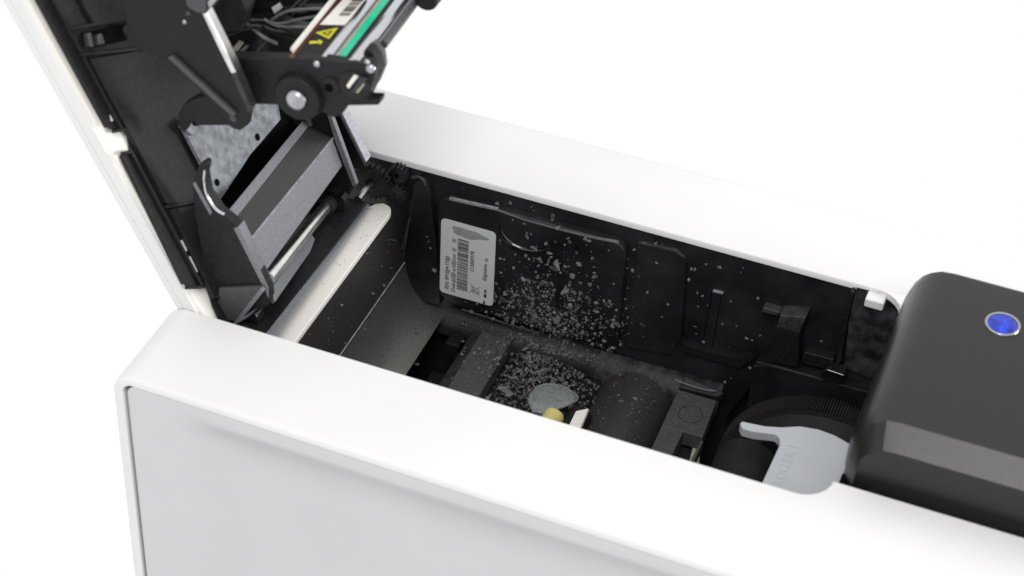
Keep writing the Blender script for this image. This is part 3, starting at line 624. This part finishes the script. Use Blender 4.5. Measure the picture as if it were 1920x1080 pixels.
for i in range(3):
    j = (i + 1) % 3
    face('warning_triangle', [tri[i], tri[j], inner_[j], inner_[i]], 'yellow')
face('warning_triangle', hollow(tri, 0.22), 'yellow')
face('warning_arrow', [(0.09, 25.85), (0.346, 26.43), (0.295, 27.19), (0.479, 26.43), (0.46, 24.65), (0.409, 25.4), (0.135, 24.5)], 'yellow')
L_ = [(0.002, 34.8), (0.715, 36.07), (0.907, 66.73), (0.182, 65.19)]
def lab(a, b):                              # bilinear position on the label
    p = [(1 - a) * L_[0][i] + a * L_[1][i] for i in (0, 1)]; q = [(1 - a) * L_[3][i] + a * L_[2][i] for i in (0, 1)]
    return tuple((1 - b) * p[i] + b * q[i] for i in (0, 1))
rnd = random.Random(3); t = 0.16; bars = []
while t < 0.98:
    w = rnd.choice((0.006, 0.01, 0.016))
    pts = [lab(0.42, t), lab(0.86, t), lab(0.86, t + w), lab(0.42, t + w)]
    V = [tuple(hs(s, y) + nrm * 0.30) for s, y in pts]; bars.append((V, [(0, 1, 2, 3)])); t += w + rnd.choice((0.006, 0.009, 0.014))
mesh('barcode', *join(*bars), 'ink', head, smooth=False)

# cable bundle across the lid
cb = lid
for pts, rr, m in (
    ([(-8.79,46.0,65.25),(0.37,46.0,72.64),(9.16,46.0,75.8),(19.42,46.0,75.35),(33.04,46.0,78.41)], 0.9, 'wire'),
    ([(-7.85,44.0,69.33),(1.55,44.0,75.62),(11.1,44.0,77.89),(18.4,44.0,76.99),(30.64,44.0,79.66)], 0.7, 'wire'),
    ([(6.24,45.0,76.32),(11.34,45.0,74.8),(17.37,45.0,76.11),(26.78,45.0,78.9)], 0.45, 'wire_grey'),
    ([(10.57,45.0,77.15),(15.0,45.0,81.64),(21.87,45.0,84.77),(30.3,45.0,87.06)], 0.5, 'wire_grey'),
    ([(10.78,43.0,78.75),(15.06,43.0,79.2),(21.09,43.0,82.31),(27.88,43.0,85.25)], 0.4, 'wire_grey'),
    ([(9.95,43.0,79.25),(14.17,43.0,78.23),(21.01,43.0,79.76),(29.49,43.0,82.47)], 0.45, 'wire_grey'),
    ([(2.68,42.0,77.84),(6.04,42.0,76.21),(10.22,42.0,73.71),(14.47,42.0,72.69)], 0.55, 'wire_grey'),
    ([(7.16,44.0,77.89),(9.8,44.0,75.33),(15.26,44.0,74.65),(23.79,44.0,75.2)], 0.45, 'wire'),
    ([(-7.59,43.0,70.74),(-3.27,43.0,73.04),(0.31,43.0,75.13),(3.82,43.0,76.47)], 0.8, 'wire_grey'),
    ([(-6.77,42.0,69.71),(-1.07,42.0,72.04),(5.17,42.0,75.97),(9.84,42.0,76.9)], 0.8, 'wire')):
    mesh('cable', *tube(pts, rr, 10), m, cb)
mesh('carriage_back', *slab([(-14.24,50.0,82.49),(41.34,50.0,100.7),(24.06,50.0,63.84),(-11.71,50.0,51.3)], (-0.5, 3, -0.5)), 'gloss', lid)
mesh('rail_glint', *slab([(1.94,40.0,66.67),(5.27,40.0,70.95),(6.12,40.0,70.82),(2.97,40.0,66.4)], (0, 0.6, -0.3)), 'steel', lid)
mesh('carriage_rail', *slab([(-1.64,41.0,64.67),(2.52,41.0,71.05),(3.88,41.0,70.69),(0.11,41.0,64.79)], (0, 0.6, -0.3)), 'beige', lid)
mesh('flex_guide', *slab([(-6.66,42.0,80.38),(-2.59,42.0,82.21),(-3.97,42.0,76.01),(-7.63,42.0,72.8)], (0, 0.8, 0)), 'bracket', lid, bevel=0.3)
mesh('metal_clip', *slab([(12.35,43.0,83.88),(15.15,43.0,86.43),(16.11,43.0,84.9),(13.29,43.0,81.98)], (0, 0.8, -0.4)), 'chrome', lid, bevel=0.2)
mesh('carriage_rail', *join(*[tube(p, 0.35, 8) for p in ([(16.21,46.0,81.74),(21.83,46.0,89.0)], [(17.56,46.0,81.39),(24.03,46.0,89.59)], [(4.11,46.0,63.25),(8.92,46.0,69.83)])]), 'graphite', lid)

# ================================================================== identification sticker
def wl(px_list): return px_list
stk = mesh('identification_sticker', *py_(rrect(46.45, 65.9, -48.6, -16.8, 1.6), 91.72, 91.95), 'sticker', door)
yy = 91.66
def lz(pts): return [(p[0], p[1]) for p in pts]
bars = []
rnd = random.Random(11)
z0, z1 = -45.2, -23.6
z = z0
while z < z1 - 0.3:
    w = rnd.choice((0.16, 0.16, 0.3, 0.42))
    bars.append(([(52.6, yy, z), (56.5, yy, z), (56.5, yy, z + w), (52.6, yy, z + w)], [(0, 1, 2, 3)]))
    z += w + rnd.choice((0.14, 0.18, 0.3))
mesh('barcode', *join(*bars), 'ink', stk, smooth=False)
U = (0, 0, 1); LFT = (-1, 0, 0)
text('printed_line', "P/N: PM1'24-ITD3", 1.95, (49.7, yy, -46.6), U, LFT, 'ink', stk, depth=0.02, bold=0.015)
text('printed_line', 'Dual-sided activation', 1.95, (52.0, yy, -47.0), U, LFT, 'ink', stk, depth=0.02, bold=0.015)
text('serial_number', 'CO000978', 1.95, (58.6, yy, -36.0), U, LFT, 'ink', stk, depth=0.02, bold=0.02)
text('printed_line', 'Single Use', 1.8, (63.2, yy, -38.4), U, LFT, 'ink', stk, depth=0.02, bold=0.02)
# crossed-out bin symbol and bar
def ln2(a, b, w):
    a = Vector(a); b = Vector(b); d = (b - a).normalized(); q = Vector((-d.y, d.x)) * w / 2
    P = [a + q, b + q, b - q, a - q]
    return [(p.x, yy, p.y) for p in P], [(0, 1, 2, 3)]
mesh('crossed_bin_symbol', *join(ln2((57.2, -41.0), (61.2, -46.2), 0.14), ln2((61.2, -41.6), (57.0, -45.4), 0.14), ln2((58.0, -42.2), (60.6, -42.9), 0.16), ln2((60.6, -42.9), (60.9, -44.8), 0.14), ln2((60.9, -44.8), (58.8, -45.0), 0.14), ln2((58.8, -45.0), (58.0, -42.2), 0.14)), 'ink', stk, smooth=False)
mesh('printed_bar', *ln2((63.0, -42.2), (63.0, -45.6), 0.9), 'ink', stk, smooth=False)
def blob(cx, cz, rx, rz, ang, k, sd):
    rn = random.Random(sd); P = []
    for i in range(36):
        a = 2 * math.pi * i / 36; w = 1 + 0.12 * math.sin(3 * a + sd) + 0.08 * math.sin(5 * a + 2 * sd)
        x = rx * w * math.cos(a); z = rz * w * math.sin(a); c, s = math.cos(ang), math.sin(ang)
        P.append((cx + x * c - z * s, k, cz + x * s + z * c))
    return P, [tuple(range(36))]
mesh('grey_smear', *blob(56.3, -20.4, 6.3, 1.9, 0.0, 91.69, 1), 'smear', stk, smooth=False)
mesh('ink_smudge', *join(*[blob(x, z, r_, r_ * 1.15, 0, 91.62, i) for i, (x, z, r_) in enumerate(((49.2, -45.4, 0.7), (49.0, -42.0, 0.6), (49.2, -38.5, 0.9), (49.3, -33.2, 0.8), (51.4, -39.6, 1.0), (51.6, -42, 0.8), (51.4, -34.6, 0.9), (51.4, -28.6, 0.8), (51.3, -24.8, 0.8), (62.6, -36.9, 0.8), (62.8, -33.6, 0.6), (63.0, -29.2, 0.7), (58.6, -44, 0.7), (60, -44.4, 0.6), (63.0, -43.6, 0.6)))]), 'smear', stk, smooth=False)

# ================================================================== debris
def crumb_mesh(seed):
    rn = random.Random(seed); import bmesh
    bm = bmesh.new(); kx, ky, kz = rn.uniform(0.8, 1.3), rn.uniform(0.55, 1.0), rn.uniform(0.3, 0.6)
    for i in range(rn.choice((8, 9, 11, 13))):
        d = Vector((rn.gauss(0, 1), rn.gauss(0, 1), rn.gauss(0, 1))).normalized() * rn.uniform(0.8, 1.15)
        bm.verts.new((d.x * kx, d.y * ky, d.z * kz))
    r_ = bmesh.ops.convex_hull(bm, input=bm.verts)
    bmesh.ops.delete(bm, geom=[v for v in bm.verts if not v.link_faces], context='VERTS')
    me = bpy.data.meshes.new('crumb'); bm.to_mesh(me); bm.free()
    return me
crumbs = []
for i in range(24):
    me = crumb_mesh(100 + i); me.materials.append(M[('crumb_a', 'crumb_b', 'crumb_a', 'crumb_b', 'crumb_c', 'crumb_a')[i % 6]])
    crumbs.append(me)
# where crumbs can lie: (label, group, sampler)
def wall_y(x, z):
    if 45.6 < x < 110 and -52.5 < z < -7.4: return 92.0
    if 113.5 < x < 130.5 and -50 < z < -7: return 94.3
    return 95.5
def put(me, x, y, z, s, flatdir, lab_, grp='grey crumbs scattered in the interior'):
    o = bpy.data.objects.new('debris_crumb', me); COL.objects.link(o)
    o.location = (x * K, y * K, z * K)
    e = random.uniform(0, 6.28)
    q = Matrix.Rotation(e, 4, 'Z')
    if flatdir == 'y': q = Matrix.Rotation(math.radians(90) + random.uniform(-.4, .4), 4, 'X') @ q
    else: q = Matrix.Rotation(random.uniform(-.5, .5), 4, 'X') @ q
    o.rotation_euler = q.to_euler(); o.scale = (s * (1.9 if 'chute' in lab_ or 'slide' in lab_ else 2.6) * K,) * 3
    o['label'] = lab_; o['category'] = 'debris crumb'; o['group'] = grp
    return o
BIG = [(64.8,94.6,-7.1,0.38,'t'),(65.3,94.6,-6.4,0.31,'t'),(69.2,94.6,-5.4,0.38,'t'),(76.7,94.6,-4.3,0.31,'t'),(83.8,94.6,-5.9,0.54,'t'),(84.1,94.6,-7.4,0.31,'t'),(80.5,94.6,-8.8,0.15,'t'),(77.4,94.6,-5.8,0.15,'t'),(115.4,94.6,-6.9,0.46,'t'),(119.4,94.6,-5.5,0.38,'t'),(121.2,94.6,-7.8,0.31,'t'),(117.0,94.6,-8.5,0.23,'t'),(112.2,94.6,-10.4,0.23,'t'),(75.7,91.3,-9.5,0.38,'w'),(87.0,91.3,-6.9,0.62,'w'),(90.8,91.3,-10.4,0.31,'w'),(91.8,91.3,-11.7,0.38,'w'),(98.0,91.3,-8.9,0.46,'w'),(96.6,91.3,-8.7,0.38,'w'),(76.8,91.3,-14.4,0.38,'w'),(79.3,91.3,-18.5,0.62,'w'),(76.7,91.3,-20.7,0.46,'w'),(80.1,91.3,-17.8,0.46,'w'),(84.8,91.3,-18.7,0.62,'w'),(88.0,91.3,-22.8,1.0,'w'),(86.3,91.3,-24.5,0.54,'w'),(82.1,91.3,-23.4,0.38,'w'),(84.6,91.3,-21.9,0.46,'w'),(93.9,91.3,-15.4,0.38,'w'),(99.4,91.3,-15.8,0.38,'w'),(95.1,91.3,-19.7,0.38,'w'),(104.9,91.3,-10.8,0.23,'w'),(93.0,91.3,-25.4,0.46,'w'),(96.1,91.3,-27.2,0.46,'w'),(100.2,91.3,-19.1,0.31,'w'),(101.0,91.3,-23.3,0.46,'w'),(100.6,91.3,-21.6,0.31,'w'),(99.4,91.3,-27.0,0.46,'w'),(102.0,91.3,-27.0,0.31,'w'),(83.7,91.3,-31.5,0.54,'w'),(82.6,91.3,-32.6,0.46,'w'),(81.3,91.3,-30.1,0.38,'w'),(90.9,91.3,-33.0,0.69,'w'),(94.0,91.3,-32.1,0.46,'w'),(102.1,91.3,-33.8,0.38,'w'),(99.7,91.3,-33.6,0.62,'w'),(105.6,91.3,-33.1,0.77,'w'),(106.6,91.3,-32.0,0.54,'w'),(108.5,91.3,-39.0,0.31,'w'),(109.5,91.3,-40.3,0.69,'w'),(108.3,91.3,-41.4,0.46,'w'),(111.7,91.3,-39.7,0.38,'w'),(69.7,91.3,-43.4,0.69,'w'),(70.2,91.3,-41.3,0.38,'w'),(72.1,91.3,-44.2,0.31,'w'),(73.1,91.3,-41.0,0.31,'w'),(80.0,91.3,-42.1,0.38,'w'),(81.8,91.3,-46.6,0.62,'w'),(83.6,91.3,-48.8,0.54,'w'),(86.5,91.3,-48.5,0.46,'w'),(88.8,91.3,-46.5,0.54,'w'),(86.6,91.3,-44.5,0.46,'w'),(78.7,91.3,-46.1,0.38,'w'),(75.8,91.3,-44.8,0.31,'w'),(71.3,91.3,-52.3,0.62,'w'),(73.6,91.3,-52.9,0.38,'w'),(66.4,91.3,-53.5,0.31,'w'),(91.8,91.3,-42.6,0.38,'w'),(93.1,91.3,-38.7,0.46,'w'),(95.6,91.3,-43.6,0.38,'w'),(97.3,91.3,-39.5,0.31,'w'),(99.3,91.3,-42.3,0.38,'w'),(102.8,91.3,-37.6,0.31,'w'),(105.1,91.3,-43.7,0.31,'w'),(91.3,91.3,-49.9,0.38,'w'),(88.6,91.3,-52.0,0.46,'w'),(94.2,91.3,-50.0,0.38,'w'),(77.1,91.3,-53.1,0.38,'w'),(63.8,91.3,-51.4,0.23,'w'),(60.5,91.3,-49.0,0.31,'w'),(58.6,91.3,-53.2,0.38,'w'),(56.2,91.3,-49.8,0.31,'w'),(62.9,91.3,-47.6,0.31,'w'),(110.0,94.5,-18.8,0.31,'r'),(112.3,95.0,-19.3,0.31,'r'),(113.7,95.0,-27.4,0.62,'r'),(111.6,94.5,-26.8,0.31,'r'),(121.3,95.0,-30.5,0.69,'r'),(121.1,95.0,-28.7,0.46,'r'),(124.9,95.0,-21.9,0.31,'r'),(116.7,95.0,-30.9,0.31,'r'),(114.7,95.0,-33.9,0.38,'r'),(117.3,95.0,-36.0,0.38,'r'),(117.1,95.0,-40.5,0.38,'r'),(122.7,95.0,-16.0,0.23,'r'),(132.6,95.0,-12.1,0.46,'r'),(131.5,95.0,-12.1,0.31,'r'),(136.3,95.0,-8.5,0.31,'r'),(140.7,95.0,-8.5,0.38,'r'),(147.7,95.0,-8.1,0.23,'r'),(148.5,95.0,-30.2,0.31,'r'),(138.5,95.0,-40.7,0.31,'r'),(145.6,95.0,-44.9,0.31,'r'),(148.6,95.0,-45.9,0.23,'r'),(152.5,95.0,-34.2,0.38,'r'),(110.1,94.5,-14.8,0.31,'r'),(121.8,95.0,-20.1,0.19,'r'),(134.4,95.0,-21.3,0.23,'r'),(136.2,95.0,-21.8,0.19,'r'),(176.4,95.0,-26.7,0.38,'r'),(129.9,95.0,-40.8,0.23,'r'),(135.1,95.0,-35.4,0.23,'r'),(123.4,95.0,-40.6,0.23,'r'),(113.2,94.5,-45.5,0.31,'r'),(117.2,95.0,-48.2,0.31,'r'),(108.0,94.5,-47.6,0.31,'r'),(143.9,95.0,-31.1,0.23,'r'),(167.2,95.0,-26.4,0.23,'r'),(41.7,92.3,-29.1,0.46,'l'),(42.5,92.3,-31.6,0.46,'l'),(44.0,92.3,-40.6,0.62,'l'),(31.0,65.7,-18.0,0.46,'l'),(31.2,68.6,-19.6,0.23,'l'),(32.5,75.0,-30.0,0.46,'l'),(32.4,72.5,-29.7,0.31,'l'),(33.1,81.4,-35.0,0.38,'l'),(33.4,74.7,-37.4,0.31,'l'),(33.1,66.5,-34.9,0.46,'l'),(31.7,45.8,-24.0,0.46,'l'),(38.6,92.2,-55.0,0.38,'l'),(37.2,82.8,-53.1,0.31,'l'),(33.6,58.6,-43.4,0.31,'l'),(33.5,44.4,-38.3,0.23,'l'),(43.6,79.9,-58.9,0.69,'l'),(45.4,81.1,-59.7,0.54,'l'),(35.5,46.1,-50.2,0.38,'l'),(2.5,120.2,-64.0,0.31,'l'),(44.6,84.0,-59.4,0.38,'l'),(44.8,62.4,-59.4,0.23,'l'),(47.1,70.6,-64.0,0.38,'l'),(41.1,92.3,-27.0,0.23,'l'),(73.4,84.3,-61.5,0.46,'f'),(76.9,83.0,-61.5,0.38,'f'),(71.3,84.9,-61.5,0.46,'f'),(79.0,89.8,-61.5,0.62,'f'),(81.0,92.2,-61.5,0.69,'f'),(80.8,89.1,-61.5,0.54,'f'),(88.1,88.8,-61.5,0.62,'f'),(89.8,87.3,-61.5,0.46,'f'),(87.5,80.4,-61.5,0.69,'f'),(88.0,81.5,-61.5,0.62,'f'),(95.6,80.6,-61.5,0.62,'f'),(97.0,80.7,-63.0,0.46,'f'),(76.7,78.5,-61.5,0.46,'f'),(81.6,73.5,-61.5,0.54,'f'),(79.2,70.0,-63.0,0.77,'f'),(81.8,68.3,-63.0,0.62,'f'),(85.5,68.5,-63.0,0.62,'f'),(86.5,70.9,-63.0,0.54,'f'),(89.7,67.5,-63.0,0.62,'f'),(84.8,65.4,-63.0,0.54,'f'),(99.6,94.0,-61.5,0.54,'f'),(100.8,98.6,-61.5,0.46,'f'),(104.4,102.0,-61.5,0.38,'f'),(104.3,99.6,-61.5,0.38,'f'),(89.6,96.0,-61.5,0.62,'f'),(95.9,98.8,-61.5,0.38,'f'),(95.6,84.1,-61.5,0.46,'f'),(93.5,79.7,-61.5,0.38,'f'),(68.6,86.6,-61.5,0.38,'f'),(75.8,64.2,-63.0,0.46,'f'),(80.8,63.6,-63.0,0.38,'f'),(76.9,69.8,-66.0,0.44,'f'),(101.3,74.4,-65.9,0.48,'f'),(97.4,80.6,-64.1,0.48,'f'),(76.0,65.1,-66.5,0.23,'f'),(80.9,80.2,-62.5,0.36,'f'),(86.2,78.4,-61.9,0.27,'f'),(88.0,74.3,-63.6,0.44,'f'),(95.5,87.5,-63.4,0.24,'f'),(105.7,79.2,-66.3,0.26,'f'),(92.7,74.2,-64.2,0.49,'f'),(74.4,76.1,-65.4,0.26,'f'),(100.3,74.6,-65.8,0.49,'f'),(93.5,74.8,-64.2,0.31,'f'),(90.0,82.9,-61.1,0.22,'f'),(83.6,89.3,-62.1,0.2,'f'),(83.9,72.5,-64.5,0.29,'f'),(91.8,70.7,-65.2,0.29,'f'),(73.5,80.5,-59.7,0.22,'f'),(89.4,78.7,-61.9,0.42,'f'),(88.5,77.7,-62.2,0.44,'f'),(79.6,86.8,-62.8,0.2,'f'),(92.9,80.5,-62.4,0.49,'f'),(92.5,91.7,-60.2,0.48,'f'),(95.2,76.4,-64.2,0.31,'f'),(72.1,76.9,-59.7,0.23,'f'),(87.3,64.7,-66.2,0.46,'f'),(108.7,83.4,-66.5,0.23,'f'),(80.8,88.3,-62.6,0.48,'f'),(80.0,77.1,-63.6,0.3,'f'),(89.1,81.9,-61.1,0.24,'f'),(89.0,81.1,-61.2,0.5,'f'),(78.5,77.3,-64.0,0.27,'f'),(73.5,70.7,-59.7,0.34,'f'),(84.8,80.3,-61.4,0.47,'f'),(97.8,80.9,-64.2,0.45,'f'),(97.5,88.5,-64.3,0.48,'f'),(76.7,68.7,-66.1,0.23,'f'),(82.8,80.8,-61.7,0.45,'f'),(84.8,87.4,-61.4,0.5,'f'),(102.2,61.5,-66.7,0.34,'f'),(73.0,80.0,-59.7,0.34,'f'),(85.2,86.9,-61.2,0.24,'f'),(99.7,76.2,-65.4,0.35,'f'),(85.4,81.9,-61.0,0.28,'f'),(91.1,63.2,-66.4,0.31,'f'),(91.0,65.5,-66.2,0.41,'f'),(79.7,67.4,-66.1,0.31,'f'),(85.4,72.8,-64.2,0.35,'f'),(89.2,66.8,-66.0,0.29,'f'),(99.8,75.1,-65.6,0.37,'f'),(98.8,79.7,-64.7,0.28,'f'),(82.8,71.1,-65.0,0.45,'f'),(77.8,67.6,-66.2,0.3,'f'),(78.4,68.7,-66.0,0.45,'f'),(77.3,91.4,-60.2,0.46,'f'),(78.2,58.8,-66.7,0.49,'f'),(76.5,77.9,-64.5,0.25,'f'),(98.5,62.9,-66.6,0.34,'f'),(82.3,67.1,-66.0,0.42,'f'),(94.9,91.3,-60.2,0.37,'f'),(82.7,71.8,-64.8,0.39,'f'),(89.5,67.7,-65.8,0.42,'f'),(92.7,79.8,-62.5,0.33,'f'),(83.8,74.4,-63.7,0.41,'f'),(85.7,77.3,-62.4,0.34,'f'),(87.9,81.6,-61.0,0.24,'f'),(85.2,83.6,-60.8,0.26,'f'),(97.3,81.0,-64.0,0.31,'f'),(78.3,72.1,-65.4,0.27,'f'),(87.8,78.8,-61.7,0.32,'f'),(85.9,87.1,-61.1,0.23,'f'),(91.8,72.2,-64.7,0.21,'f'),(84.5,76.7,-62.8,0.36,'f'),(81.2,87.9,-62.4,0.49,'f'),(91.4,71.4,-65.0,0.44,'f'),(55.3,91.7,-60.0,0.31,'b'),(60.9,77.3,-60.0,0.38,'b'),(70.2,73.0,-60.0,0.31,'b'),(71.4,71.5,-60.0,0.31,'b'),(87.7,68.8,-60.0,0.23,'b'),(58.8,83.4,-60.0,0.23,'b'),(108.7,77.3,-64.6,0.31,'b'),(116.0,79.6,-60.2,0.38,'b'),(117.9,77.3,-59.9,0.46,'b'),(127.3,83.8,-62.4,0.46,'b'),(123.4,86.6,-60.4,0.31,'b'),(121.4,80.3,-60.0,0.38,'b'),(103.4,90.2,-68.6,0.31,'b'),(121.8,96.6,-59.8,0.38,'b'),(113.6,89.2,-59.8,0.46,'b'),(113.0,86.3,-61.3,0.38,'b'),(140.6,83.6,-60.0,0.38,'b'),(156.7,94.1,-60.0,0.23,'b')]
MARKS = [(49, -20, "the sticker's upper left corner"), (66, -18, "the sticker's upper right corner"), (66, -47, "the sticker's lower right corner"),
         (49, -48, "the sticker's lower left corner"), (74, -17, 'the glossy finger notch'), (89, -27, "the raised slot's top"), (89, -41, "the raised slot's foot"),
         (104, -12, "the door panel's upper right corner"), (108, -32, "the door panel's right edge"), (106, -50, "the door panel's lower right corner"), (78, -53, "the door panel's bottom edge"),
         (121, -9, "the second wall field's corner"), (122, -40, "the second wall field's foot"), (141, -18, 'the bright dash on the wall'), (143, -42, 'the curved wall ledge'), (165, -22, 'the square stop block')]
FLO = [(68, 82, 'the left cross bracket'), (82, 76, 'the clear guard'), (94, 70, 'the yellow hub'), (88, 90, 'the foot of the far wall'), (100, 84, 'the brown-black drum'), (119, 76, 'the crown of the drum'), (140, 80, "the right bracket's moulded ring")]
LEF = [(27, 'the pale sill strip'), (32, 'the steep chute wall'), (36, 'the top of the curved slide'), (46, 'the lower edge of the curved slide')]
def describe(i, x, y, z, s, srf):
    tone = ('pale grey', 'mid grey', 'pale grey', 'mid grey', 'brownish', 'light grey')[(i % 24) % 6]
    size = 'big' if s > 0.55 else 'medium' if s > 0.36 else 'small'
    if srf in 'fb':
        m = min(FLO, key=lambda q: (q[0] - x) ** 2 + (q[1] - y) ** 2); dx, dy = x - m[0], y - m[1]
        d = 'to the right of' if dx > abs(dy) else 'to the left of' if -dx > abs(dy) else 'behind' if dy > 0 else 'in front of'
        return '%s %s crumb lying %s %s' % (size, tone, d, m[2])
    if srf == 'l' and x < 45:
        m = min(LEF, key=lambda q: abs(q[0] - x)); return '%s %s flake on %s, %s' % (size, tone, m[1], 'near its far end' if y > 75 else 'halfway along it' if y > 45 else 'near its front end')
    m = min(MARKS, key=lambda q: (q[0] - x) ** 2 + (q[1] - z) ** 2); dx, dz = x - m[0], z - m[1]
    d = 'right of' if dx > abs(dz) else 'left of' if -dx > abs(dz) else 'above' if dz > 0 else 'below'
    return '%s %s flake on the wall, %s %s' % (size, tone, d, m[2])
nb = 0
for (x, y, z, s, srf) in BIG:
    put(crumbs[nb % 24], x, y, z, s, 'z' if srf in 'fb' else 'y', describe(nb, x, y, z, s, srf)); nb += 1
small = []
def add_small(x, y, z, s):
    small.append((x, y, z, s))
rn = random.Random(21)
cnt = 0
while cnt < 3300:                            # fine grit on the wall
    x = rn.gauss(87, 11.0); z = rn.gauss(-46, 12)
    if rn.random() < 0.06: x = rn.uniform(47, 158); z = rn.uniform(-56, -4)
    if not (34 < x < 160 and -57.5 < z < -3): continue
    if x < 66 and z > -49 and x > 46 and rn.random() < 0.9: continue
    if x < 66 and rn.random() < 0.6: continue
    s = 0.06 + 0.75 * rn.random() ** 5.0
    y = wall_y(x, z)
    if cnt < 120 and s > 0.2 and nb < 285:
        pass
    add_small(x, y - s * 0.3, z, s); cnt += 1
cnt = 0
while cnt < 3000:                            # grit on the floor heap
    x = rn.gauss(88, 10.5); y = rn.gauss(80, 10)
    if not (60 < x < 118 and 58 < y < 95): continue
    s = 0.08 + 0.7 * rn.random() ** 4.0
    zt = -67 + 6.0 * math.exp(-((x - 87) / 12) ** 2 - ((y - 84) / 12) ** 2)
    if x < 74.2: zt = -60
    if y > 90.5: zt = -60.5
    add_small(x, y, zt + s * 0.3, s); cnt += 1
for k in range(1100):                        # grit caught on the moulded fillet below the panel
    x = rn.gauss(90, 12); q_ = rn.random()
    if not (50 < x < 130): continue
    y_, z_ = (95.4 - 1.0 * q_ * 3, -57.5 - 2.5 * q_ * 3) if q_ < 0.33 else (94.4 - 3.0 * (q_ - 0.33) * 1.5, -60.0 - 1.6 * (q_ - 0.33) * 1.5)
    add_small(x, y_ - 0.2, z_ + 0.2, 0.08 + 0.5 * rn.random() ** 3.5)
for k in range(160):                         # specks on the other floor parts
    x, y, z = rn.choice(((rn.uniform(134, 146), rn.uniform(74, 89), -60), (rn.uniform(63, 73.5), rn.uniform(62, 89), -60)))
    add_small(x, y, z + 0.05, 0.1 + 0.2 * rn.random() ** 2)
for k in range(150):
    a = rn.uniform(-0.6, 0.75); y = rn.uniform(62, 91)
    add_small(cyD[0] + cyD[2] * math.sin(a), y, cyD[1] + cyD[2] * math.cos(a), 0.1 + 0.28 * rn.random() ** 2.5)
for k in range(80):
    t = rn.random(); add_small(30.8 + 2.6 * t, rn.uniform(20, 88), -17.5 - 22 * t, 0.08 + 0.2 * rn.random() ** 3)
for k in range(40):
    add_small(rn.uniform(24, 30.5), rn.uniform(40, 88), -14.9, 0.07 + 0.15 * rn.random() ** 3)
V = []; F = []; mi = []
for (x, y, z, s) in small:
    k = len(V)
    vs = [(1, 0, 0), (-1, 0, 0), (0, 1, 0), (0, -1, 0), (0, 0, 1), (0, 0, -1)]
    q = Matrix.Rotation(rn.uniform(0, 6.28), 3, (rn.random(), rn.random(), rn.random() + 0.1))
    for v in vs:
        w = q @ (Vector(v) * s * rn.uniform(0.6, 1.35)); V.append((x + w.x, y + w.y, z + w.z))
    F += [(k + a, k + b, k + c) for a, b, c in ((0, 2, 4), (2, 1, 4), (1, 3, 4), (3, 0, 4), (2, 0, 5), (1, 2, 5), (3, 1, 5), (0, 3, 5))]
    mi += [rn.choice((0, 0, 1, 1, 2))] * 8
grit = mesh('grit', V, F, 'crumb_a', None, smooth=False)
grit.data.materials.append(M['crumb_b']); grit.data.materials.append(M['crumb_c'])
grit.data.polygons.foreach_set('material_index', mi)
grit['kind'] = 'stuff'; grit['label'] = 'fine grey grit and dust sprinkled over the black interior'; grit['category'] = 'grit'
